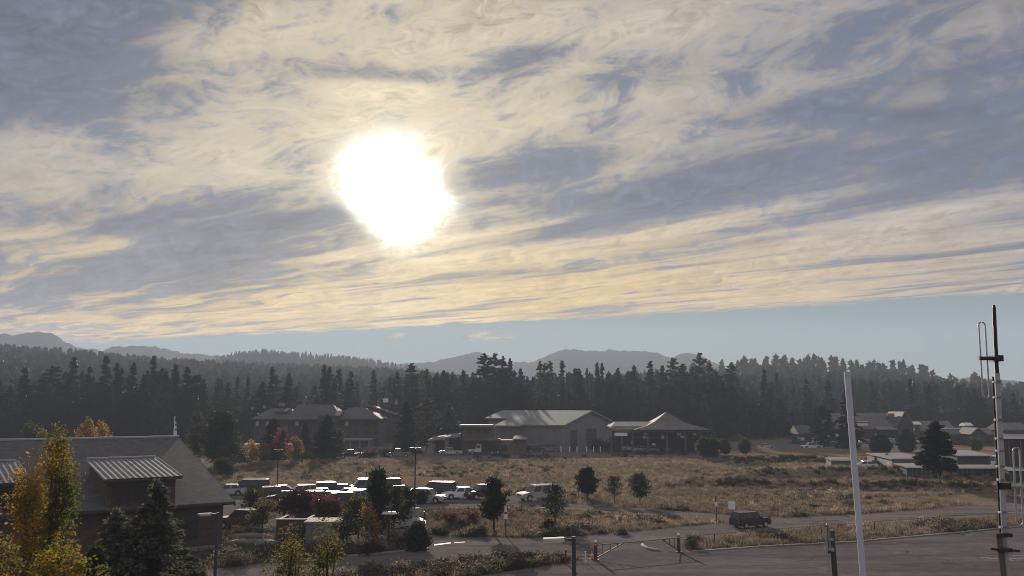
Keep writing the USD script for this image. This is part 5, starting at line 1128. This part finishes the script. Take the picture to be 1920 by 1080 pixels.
for i, (x, y, w, h, mat, lab) in enumerate(((842, 984, 32, 24, 'leaf_red', 'red autumn bush on the island, left of two'), (884, 982, 26, 26, 'leaf_red', 'red autumn bush on the island, right of two'), (866, 988, 30, 18, 'sage', 'grey sage bush between the two red bushes'), (902, 1004, 34, 20, 'sage', 'pale sage bush at the foot of the young dark pine'), (1026, 998, 24, 24, 'pine_young', 'dark green bush beside the thin pine'),
        (1160, 1002, 26, 12, 'sage', 'low sage bush near the white marker post'), (822, 1003, 60, 10, 'pine_young', 'long low dark hedge at the lane mouth'), (540, 1024, 60, 30, 'leaf_maroon', 'dark reddish bush before the bin store'), (455, 1008, 30, 22, 'sage', 'dry bush at the lodge corner'), (500, 1046, 60, 30, 'pine_young', 'dark green bush on the bank below the hut'), (440, 1062, 60, 26, 'sage', 'dry brush below the lodge corner'), (700, 1040, 70, 26, 'leaf_maroon', 'brown red bush at the kerb below the birches'), (745, 1030, 50, 28, 'leaf_olive', 'olive bush left of the small fir'), (598, 1040, 60, 28, 'leaf_maroon', 'brown bush before the white hut'),
        (1298, 1028, 26, 16, 'sage', 'pale sage bush right of the right gate post'), (945, 1068, 60, 18, 'leaf_olive', 'low green bush on the strip left of the street lamp'), (860, 1072, 70, 20, 'sage', 'dry brush on the strip below the road'), (1470, 1012, 40, 12, 'sage', 'pale dry bush on the strip right of the dark car'), (785, 945, 34, 26, 'pine_young', 'dark bush at the tall lamp post behind the pickup'),
        (590, 862, 90, 14, 'pine_young', 'dark hedge along the far road before the hotel'), (470, 866, 80, 14, 'leaf_olive', 'dark hedge left of the golden tree on the far road'), (690, 858, 50, 12, 'leaf_maroon', 'dark bushes behind the black pickup'), (728, 856, 40, 14, 'pine_young', 'dark bush before the entrance canopy'), (975, 849, 40, 14, 'leaf_maroon', 'dark bushes before the low brown building'), (1130, 846, 40, 20, 'pine_young', 'dark bush beside the metal hall door'))):
    h = PX(h, y); w = PX(w, y)
    put('bush', lab, 'bush', x, y, broadleaf(300 + i, h, [(rng.uniform(-.36, .36) * w, rng.uniform(-.3, .3) * min(w, 3 * h), h * rng.uniform(.4, .65), min(w * .26, h), min(w * .26, h), h * .42) for _ in range(6)], PX(1.7, y), 330, 4, .03 * h + .01, 1, .1), mat)

# ------------------------------------------------------------------ lamps, posts, signs
def shoebox(label, x, base, top, head='left', depth=None, dark='lamp_metal', ped=False):
    q = gp(x, base) if depth is None else at(x, 800, depth)
    h = at(x, top, q[1])[2]; t = thing('street_lamp', label, 'street lamp', (q[0], q[1], 0.03))
    s = -1 if head == 'left' else 1; z0 = 0.0
    if ped:
        part(t, 'pedestal', trimesh.creation.cylinder(.42, 2.0 if ped == 2 else .75, sections=20, transform=trimesh.transformations.translation_matrix([0, 0, 1.0 if ped == 2 else .37])), M['concrete'])
    part(t, 'pole', MB().tube([[0, 0, z0], [0, 0, h]], [.10, .075], 10), M[dark])
    part(t, 'base_plate', MB().box((0, 0, .04), (.4, .4, .06)), M[dark])
    part(t, 'arm', MB().beam((0, 0, h - .12), (s * .42, 0, h - .07), .08), M[dark])
    hd = part(t, 'lamp_head', MB().hexa([[s * .35 - .0, -.17, h - .16], [s * .35 + s * .75, -.15, h - .12], [s * .35 + s * .75, .15, h - .12], [s * .35, .17, h - .16], [s * .35, -.17, h - .02], [s * .35 + s * .75, -.15, h - .05], [s * .35 + s * .75, .15, h - .05], [s * .35, .17, h - .02]][:: 1]), M['lamp_top'])
    part(hd, 'lens', MB().box((s * .72, 0, h - .165), (.5, .24, .04)), M['lens_clear'])
    return t
shoebox('black street lamp at the bottom edge left of the gate', 1074, 0, 1008, depth=33)
shoebox('grey street lamp before the red lodge wall', 415, 0, 962, depth=52)
def post_lamp(label, x, base, top, ped=0):
    q = gp(x, base); h = at(x, top, q[1])[2]; t = thing('street_lamp', label, 'street lamp', (q[0], q[1], .03))
    if ped: part(t, 'pedestal', trimesh.creation.cylinder(.50, 1.75, sections=20, transform=trimesh.transformations.translation_matrix([0, 0, .87])), M['concrete'])
    part(t, 'pole', MB().tube([[0, 0, 0], [0, 0, h - .2]], [.085, .06], 8), M['dark_metal'])
    part(t, 'arm', MB().beam((-.3, 0, h - .15), (.3, 0, h - .15), .06), M['dark_metal'])
    for s in (-1, 1): part(t, 'lamp_head', MB().box((s * .42, 0, h - .12), (.36, .30, .14), taper=.8), M['dark_metal'])
post_lamp('tall thin black lamp post standing left in the car park', 519, 932, 842)
post_lamp('tall thin black lamp post on a round concrete foot beside the white pickup', 777, 986, 838, 1)
q = gp(729, 1022); h = at(729, 962, q[1])[2]
t = thing('street_lamp', 'short street lamp with a glinting wide head in the grove', 'street lamp', (q[0], q[1], .03))
part(t, 'pole', MB().tube([[0, 0, 0], [0, 0, h - .1]], [.13, .11], 10), M['gate_brown'])
part(t, 'lamp_head', MB().box((0, 0, h), (1.35, .6, .18), taper=.75), M['lamp_top']); part(t, 'lens', MB().box((0, 0, h - .12), (.9, .4, .05)), M['lens_clear'])
def sign_post(label, x, base, top, plates, w=.07, name='sign_post', mat='wood_grey', cat='sign'):
    q = gp(x, base); Y = q[1]; h = at(x, top, Y)[2]
    t = thing(name, label, cat, (q[0], q[1], 0))
    part(t, 'post', MB().box((0, 0, h / 2 - .1), (w, w, h + .2)), M[mat])
    for y0, y1, wd in plates:
        a, b = at(x, y0, Y)[2], at(x, y1, Y)[2]
        part(t, 'sign_plate', MB().box((0, -w / 2 - .02, (a + b) / 2), (PX(wd, base), .03, a - b)), M['sign_white'])
    return t
sign_post('thin post with two pale plates on the island edge', 948, 1006, 948, ((948, 960, 4), (964, 973, 7)), .09)
sign_post('square white sign board beside the lane end', 1373, 979, 940, ((940, 955, 12),), .06)
sign_post('wooden post with a pale plate at the lane end', 1343, 977, 929, ((941, 949, 4),), .16)
sign_post('thin bare post at the mouth of the lane', 795, 1018, 959, (), .10, 'post', 'dark_metal', 'post')
sign_post('short white marker post on the island', 1157, 979, 966, ((966, 977, 4),), .12, 'marker_post', 'sign_white', 'post')
sign_post('thin brown post on the strip left of the gate', 1061, 1058, 1030, (), .13, 'post', 'gate_brown', 'post')
sign_post('thin stake standing in the meadow left of the round tree', 1542, 915, 884, (), .08, 'post', 'wood_grey', 'post')
sign_post('thin stake beside the compact dark pine', 1085, 933, 916, (), .09, 'post', 'wood_grey', 'post')
for i, (x, lab) in enumerate(((1052, 'first'), (1068, 'second'), (1082, 'third'), (1100, 'fourth'), (1113, 'fifth'), (1126, 'sixth'))):
    q = gp(x, 848); t = thing('bollard', f'pale bollard before the gable of the metal hall, {lab} from the left', 'bollard', (q[0], q[1], 0), group='bollards before the metal hall')
    part(t, 'post', MB().tube([[0, 0, 0], [0, 0, 1.5]], .14, 8), M['sign_white']); part(t, 'cap', MB().box((0, 0, 1.53), (.3, .3, .08), taper=.6), M['dark_metal'])
# gate
def gate_post(x, base, top, label):
    q = gp(x, base); h = at(x, top, q[1])[2]; t = thing('gate_post', label, 'gate post', (q[0], q[1], .02))
    part(t, 'post', MB().tube([[0, 0, 0], [0, 0, h - .18]], .135, 12), M['gate_brown'])
    part(t, 'reflector_band', MB().tube([[0, 0, h - .40], [0, 0, h - .26]], .142, 12), M['orange_band'])
    part(t, 'cap', trimesh.creation.icosphere(2, .125, ).apply_transform(trimesh.transformations.translation_matrix([0, 0, h - .13])), M['lens_clear'])
    part(t, 'foot', MB().box((0, 0, .03), (.5, .5, .06)), M['gate_brown'])
    return q, h
qa, ha = gate_post(1117, 1051, 1013, 'dark brown gate post with a bright cap at the left of the drive')
qb, hb = gate_post(1273, 1036, 1000, 'brown gate post with a bright cap at the right of the drive')
def gate_wing(a, b, label, ka):
    a, b = np.asarray(a, float), np.asarray(b, float); d = b - a
    t = thing('gate_wing', label, 'gate'); z1 = 1.18
    P = lambda k, z: np.array([a[0] + d[0] * k, a[1] + d[1] * k, z])
    part(t, 'top_rail', MB().beam(P(.03, z1), P(1, z1 - .02), .06), M['gate_brown'])
    part(t, 'brace', MB().beam(P(.03, .22), P(ka, z1 - .06), .07), M['gate_brown'])
    for k in np.arange(.14, ka - .03, .15): part(t, 'upright', MB().beam(P(k, .22 + (z1 - .28) * (k - .03) / (ka - .03)), P(k, z1 - .04), .06), M['gate_brown'])
    part(t, 'hinge', MB().beam(P(.005, .5), P(.05, .5), .07), M['dark_metal']); part(t, 'hinge', MB().beam(P(.005, 1.12), P(.05, 1.12), .07), M['dark_metal'])
mid_ = (qa + qb) / 2 + (qb - qa) * .08
gate_wing(qa, mid_, 'left brown swing gate wing with a slanting brace', .55)
gate_wing(qb, mid_ + (qb - qa) * .015, 'right brown swing gate wing with a slanting brace', .5)
# low pipe rail along the strip right of the gate
pts = [gp(x, y) for x, y in ((1277, 1030), (1340, 1023), (1440, 1014), (1540, 1006), (1640, 998), (1750, 989), (1870, 980), (1990, 968))]
t = thing('pipe_rail', 'low thin pipe rail on posts along the grassy strip', 'fence')
for a, b in zip(pts[:-1], pts[1:]): part(t, 'rail', MB().beam(a + [0, 0, .98], b + [0, 0, .98], .035), M['gate_brown'])
for a in pts[1:]: part(t, 'post', MB().tube([a + [0, 0, -.2], a + [0, 0, 1.02]], .05, 6), M['gate_brown'])
q = gp(1098, 1056); t = thing('marker_post', 'thin white marker with a grey stake at the bottom edge right of the lamp', 'post', (q[0], q[1], .0))
part(t, 'post', MB().tube([[.0, -.0, 0], [0, 0, .9]], .05, 8), M['sign_white']); part(t, 'stake', MB().tube([[-.35, 0, 0], [-.35, 0, .8]], .025, 6), M['wood_grey'])
q = gp(1110, 1049); t = thing('traffic_cone', 'small pale orange cone left of the left gate post', 'cone', (q[0], q[1], .02))
part(t, 'cone', MB().tube([[0, 0, .03], [0, 0, .62]], [.16, .03], 10), M['orange_band']); part(t, 'base', MB().box((0, 0, .02), (.4, .4, .04)), M['orange_band']); part(t, 'band', MB().tube([[0, 0, .3], [0, 0, .42]], [.115, .09], 10), M['sign_white'])
for i, (x, y, s, lab) in enumerate(((468, 1011, 2.2, 'long pale stone edge beside the lodge corner'), (475, 1022, 2.6, 'long pale stone edge below the first one by the lodge'), (480, 998, 1.6, 'pale boulder among brush by the lodge corner'))):
    q = gp(x, y); m = trimesh.creation.icosphere(3, 1.0); v = m.vertices * [s, .5, .38]; v = v * (0.8 + .45 * meshkit.fbm(m.vertices * 2.2 + i * 7, 3, i)[:, None]); single('boulder', (v + [q[0], q[1], .15], m.faces), M['rock'], lab, 'rock', smooth=35)

# ------------------------------------------------------------------ masts close to the camera
def line(x0, y0, x1, y1, depth, z0=0.0):
    a, b = at(x0, y0, depth), at(x1, y1, depth); d = (a - b) / (a[2] - b[2])
    return a, b, lambda z: b + d * (z - b[2])
D = 8.2
a, b, on = line(1588.5, 697, 1618.5, 1080, D)
t = thing('white_pole', 'thick white pole rising through the right half of the picture', 'pole')
part(t, 'pole', MB().tube([on(0), on(6), a - [0, 0, .035]], [.0285, .0275, .0275], 16), M['fibreglass'], smooth=40)
part(t, 'cap', MB().tube([a - [0, 0, .035], a], [.0295, .028], 16), M['fibreglass'])
D = 7.4
a, b, on = line(1863.5, 572, 1887.5, 1085, D)
t = thing('antenna_mast', 'grey metal mast with two folded dipole loops at the right edge', 'mast')
zt = a[2]; zl = lambda y: at(1875, y, D)[2]
part(t, 'upper_rod', MB().tube([on(zl(705)), on(zt - .02), on(zt)], [.0155, .0145, .008], 12), M['dark_metal'])
part(t, 'pole', MB().tube([on(0), on(zl(700))], [.0235, .021], 14), M['steel'])
part(t, 'cable', MB().tube([on(z) + np.array([-.030, .010, 0]) for z in np.linspace(0, zl(706), 14)], .007, 6), M['rubber'])
for y in (716, 745, 787, 822, 845, 874, 899, 960, 988): 
    p = on(zl(y)); part(t, 'clamp_band', MB().tube([p - [0, 0, .008], p + [0, 0, .008]], .0265, 12), M['roof_metal'])
    part(t, 'clamp_screw', MB().box(p + [-.034, -.01, 0], (.025, .02, .016)), M['white_trim'])
def loop(xl, xr, y0, y1, lean, lit):
    r = (px_x(xr, D) - px_x(xl, D)) / 2 * .92
    top, bot = at((xl + xr) / 2, y0, D), at((xl + xr) / 2 + lean, y1, D)
    up = (top - bot) / np.linalg.norm(top - bot); s = np.array([1.0, 0, 0]); p = []
    c0, c1 = top - up * r, bot + up * r
    for g in np.linspace(0, PI, 9): p.append(c0 + s * math.cos(g) * r + up * math.sin(g) * r)
    for g in np.linspace(PI, 2 * PI, 9): p.append(c1 + s * math.cos(g) * r + up * math.sin(g) * r)
    p.append(p[0]); return part(t, 'dipole_loop', MB().tube(p, .0068, 8), M[lit], smooth=50)
loop(1834, 1847, 604, 746, 9, 'steel'); loop(1899, 1912, 839, 985, 7, 'steel')
for y, xa, xb, m in ((672, 1834, 1869, 'dark_metal'), (911, 1882, 1913, 'steel')):
    p0, p1 = at(xa, y, D), at(xb, y, D)
    part(t, 'boom', MB().tube([p0 + [0, -.01, 0], p1 + [0, -.01, 0]], .016, 10), M[m]); part(t, 'boom_clamp', MB().box((at((1868 if m == 'dark_metal' else 1882), y, D)), (.075, .09, .05)), M['dark_metal'])
part(t, 'bracket', MB().beam(at(1856, 1029, D - .05), at(1911, 1033, D - .05), .022, .018), M['dark_metal'])
part(t, 'bracket', MB().box(at(1882, 1031, D - .05), (.11, .06, .03)), M['dark_metal'])
a, b, on = line(1873, 1003, 1882, 1085, D - .04)
t = thing('support_post', 'short dark wooden post clamped to the foot of the mast', 'post')
part(t, 'post', MB().tube([on(0), on(a[2])], [.0255, .0245], 10), M['wood_grey']); part(t, 'cap_strap', MB().box(a + [.03, 0, .0], (.13, .06, .03)), M['dark_metal'])
D = 6.6
a, b, on = line(1559, 994, 1566, 1085, D)
t = thing('wooden_post', 'weathered grey wooden post with a pipe clamped on at the bottom edge', 'post')
part(t, 'post', MB().tube([on(0), on(a[2])], [.021, .020], 12), M['wood_grey'])
e = [at(x, y, D - .05) for x, y in ((1551, 1033), (1549, 1010), (1547, 988))]
part(t, 'conduit', MB().tube([on(2) + [-.034, -.02, 0], e[0], e[1], e[2]], .010, 8), M['steel'])
part(t, 'elbow', MB().tube([e[2], at(1546.5, 984.5, D - .05), at(1549, 984, D - .05), at(1553, 988, D - .05), at(1556, 1030, D - .05)], .011, 8), M['roof_metal'])
part(t, 'clamp', MB().box(at(1555, 1030, D - .04), (.05, .06, .02)), M['steel']); part(t, 'clamp_bolt', MB().box(at(1554, 1034, D - .05), (.02, .05, .02)), M['dark_metal']); part(t, 'clamp', MB().box(at(1556, 1011, D - .04), (.045, .05, .012)), M['steel'])
part(t, 'wire', MB().tube([e[2], at(1547, 970, D - .05)], .0016, 5), M['dark_metal'])

# ------------------------------------------------------------------ dry growth of the meadow and the strips
def tuft(seed, n, h, w, lean=.35):
    r = np.random.default_rng(seed); v, f = [], []
    for k in range(n):
        a = r.uniform(0, 2 * PI); o = r.uniform(0, w * .5); b = np.array([math.cos(a) * o, math.sin(a) * o, -.05])
        g = r.uniform(0, 2 * PI); s = np.array([math.cos(g), math.sin(g), 0]) * r.uniform(.012, .03) * (h / .5)
        tip = b + np.array([math.cos(a) * lean * h * r.uniform(.2, 1), math.sin(a) * lean * h * r.uniform(.2, 1), h * r.uniform(.6, 1.15)])
        i = len(v); v += [b - s, b + s, tip + s * .3, tip - s * .3]; f += [[i, i + 1, i + 2], [i, i + 2, i + 3]]
    return np.array(v), np.array(f)
def shrub(seed, h, w, n=26, leaf=.1):
    r = np.random.default_rng(seed); d = r.normal(0, 1, (n, 3)); d[:, 2] = np.abs(d[:, 2]); d /= np.linalg.norm(d, axis=1, keepdims=True)
    return leaves(r, d * np.array([w / 2, w / 2, h * .8]) * r.uniform(.5, 1, (n, 1)) + [0, 0, .05], 4, leaf, leaf)
GR = [(tuft(i, 24, .28 + .05 * i, .55), M['straw']) for i in range(4)]
SH = [(shrub(10 + i, .40 + .09 * i, .9 + .18 * i, 30, .12), M[m]) for i, m in enumerate(('sage', 'sage', 'leaf_olive', 'sage', 'straw'))]
q = np.random.default_rng(77)
block = unary_union([paved.buffer(.5)] + [Polygon(W2([(x0, y), (x1, y), (x1, y - 8), (x0, y - 8)])) for x0, x1, y in ((1554, 1597, 878), (1668, 1740, 880), (1694, 1745, 894), (1785, 1960, 896))])
def spread(n, y0, y1, xa, xb, power=1.0, clump=0.0, seed=0, thr=.5):
    Y = q.uniform(0, 1, n) ** power * (dep(y0) - dep(y1)) + dep(y1); x = q.uniform(xa, xb, n)
    p = np.column_stack([(x - 960) / FOCAL * Y, Y])
    k = ~shapely.contains_xy(block, p[:, 0], p[:, 1])
    if clump: k &= meshkit.fbm(np.column_stack([p * clump, np.zeros(n)]), 3, seed) > thr
    p = p[k]; return np.column_stack([p, ground_z(p) - .02])
P1 = np.vstack([spread(30000, 862, 965, 380, 1960, 1.0, .06, 3, .30), spread(16000, 955, 1072, 640, 1960, 1.0, .12, 5, .30), spread(6000, 1000, 1085, 380, 1060, 1.0), spread(9000, 862, 1010, -420, 380, 1.0, .06, 3, .33), spread(3500, 1085, 1230, -300, 700, 1.0)])
scatter('dry_grass', 'pale dry grass tufts all over the meadow and the road strips', GR, P1, q.integers(0, 4, len(P1)), q.uniform(0, 2 * PI, len(P1)), q.uniform(.6, 1.5, len(P1)), 'grass')
P2 = np.vstack([spread(2000, 855, 965, 380, 1960, 1.0, .05, 8, .53), spread(3000, 955, 1072, 640, 1960, 1.0, .16, 5, .53), spread(1600, 1000, 1085, 380, 1060, 1.0, .15, 6, .45)])
scatter('brush', 'low grey brown brush scattered in the meadow and strips', SH, P2, q.integers(0, 5, len(P2)), q.uniform(0, 2 * PI, len(P2)), q.uniform(.5, 1.25, len(P2)), 'brush')
F = []
q2 = np.random.default_rng(5)
for line_, h_, w_ in BERMS[:3]:
    s_ = q.uniform(0, line_.length, 90); p_ = shapely.get_coordinates(shapely.line_interpolate_point(line_, s_)) - np.column_stack([np.zeros(90), np.abs(q.normal(0, w_ * .8, 90))])
    F.append(p_)
F = np.vstack(F); F = F[~shapely.contains_xy(block, F[:, 0], F[:, 1])]
scatter('brush', 'dark reddish brush on the shaded faces of the grassy banks at the right', [(shrub(40 + i, .6, 1.2, 34, .14), M[m]) for i, m in enumerate(('sage', 'sage', 'leaf_olive'))], np.column_stack([F, ground_z(F) - .03]), q.integers(0, 3, len(F)), q.uniform(0, 2 * PI, len(F)), q.uniform(.5, 1.1, len(F)), 'brush')
P3 = spread(520, 847, 862, 380, 1330, 1.0, .03, 2, .35)
scatter('brush', 'dark low brush lining the far road', [(shrub(30 + i, .9, 1.8, 34, .2), M['leaf_olive']) for i in range(2)], P3, q.integers(0, 2, len(P3)), q.uniform(0, 2 * PI, len(P3)), q.uniform(.5, 1.2, len(P3)), 'brush')
# ------------------------------------------------------------------ the air
if HAZE:
    g = Graph(); vol = g.add('principled_volume', 'volume', color=HAZE_COLOR, density=HAZE, anisotropy=HAZE_G)
    g.material('/World/Looks/haze', None, vol)
    single('haze', trimesh.creation.box(bounds=[[-2500, -500, -5.0], [2500, 2450, 215.0]]), '/World/Looks/haze', 'thin even haze filling the whole valley', None, kind='stuff')
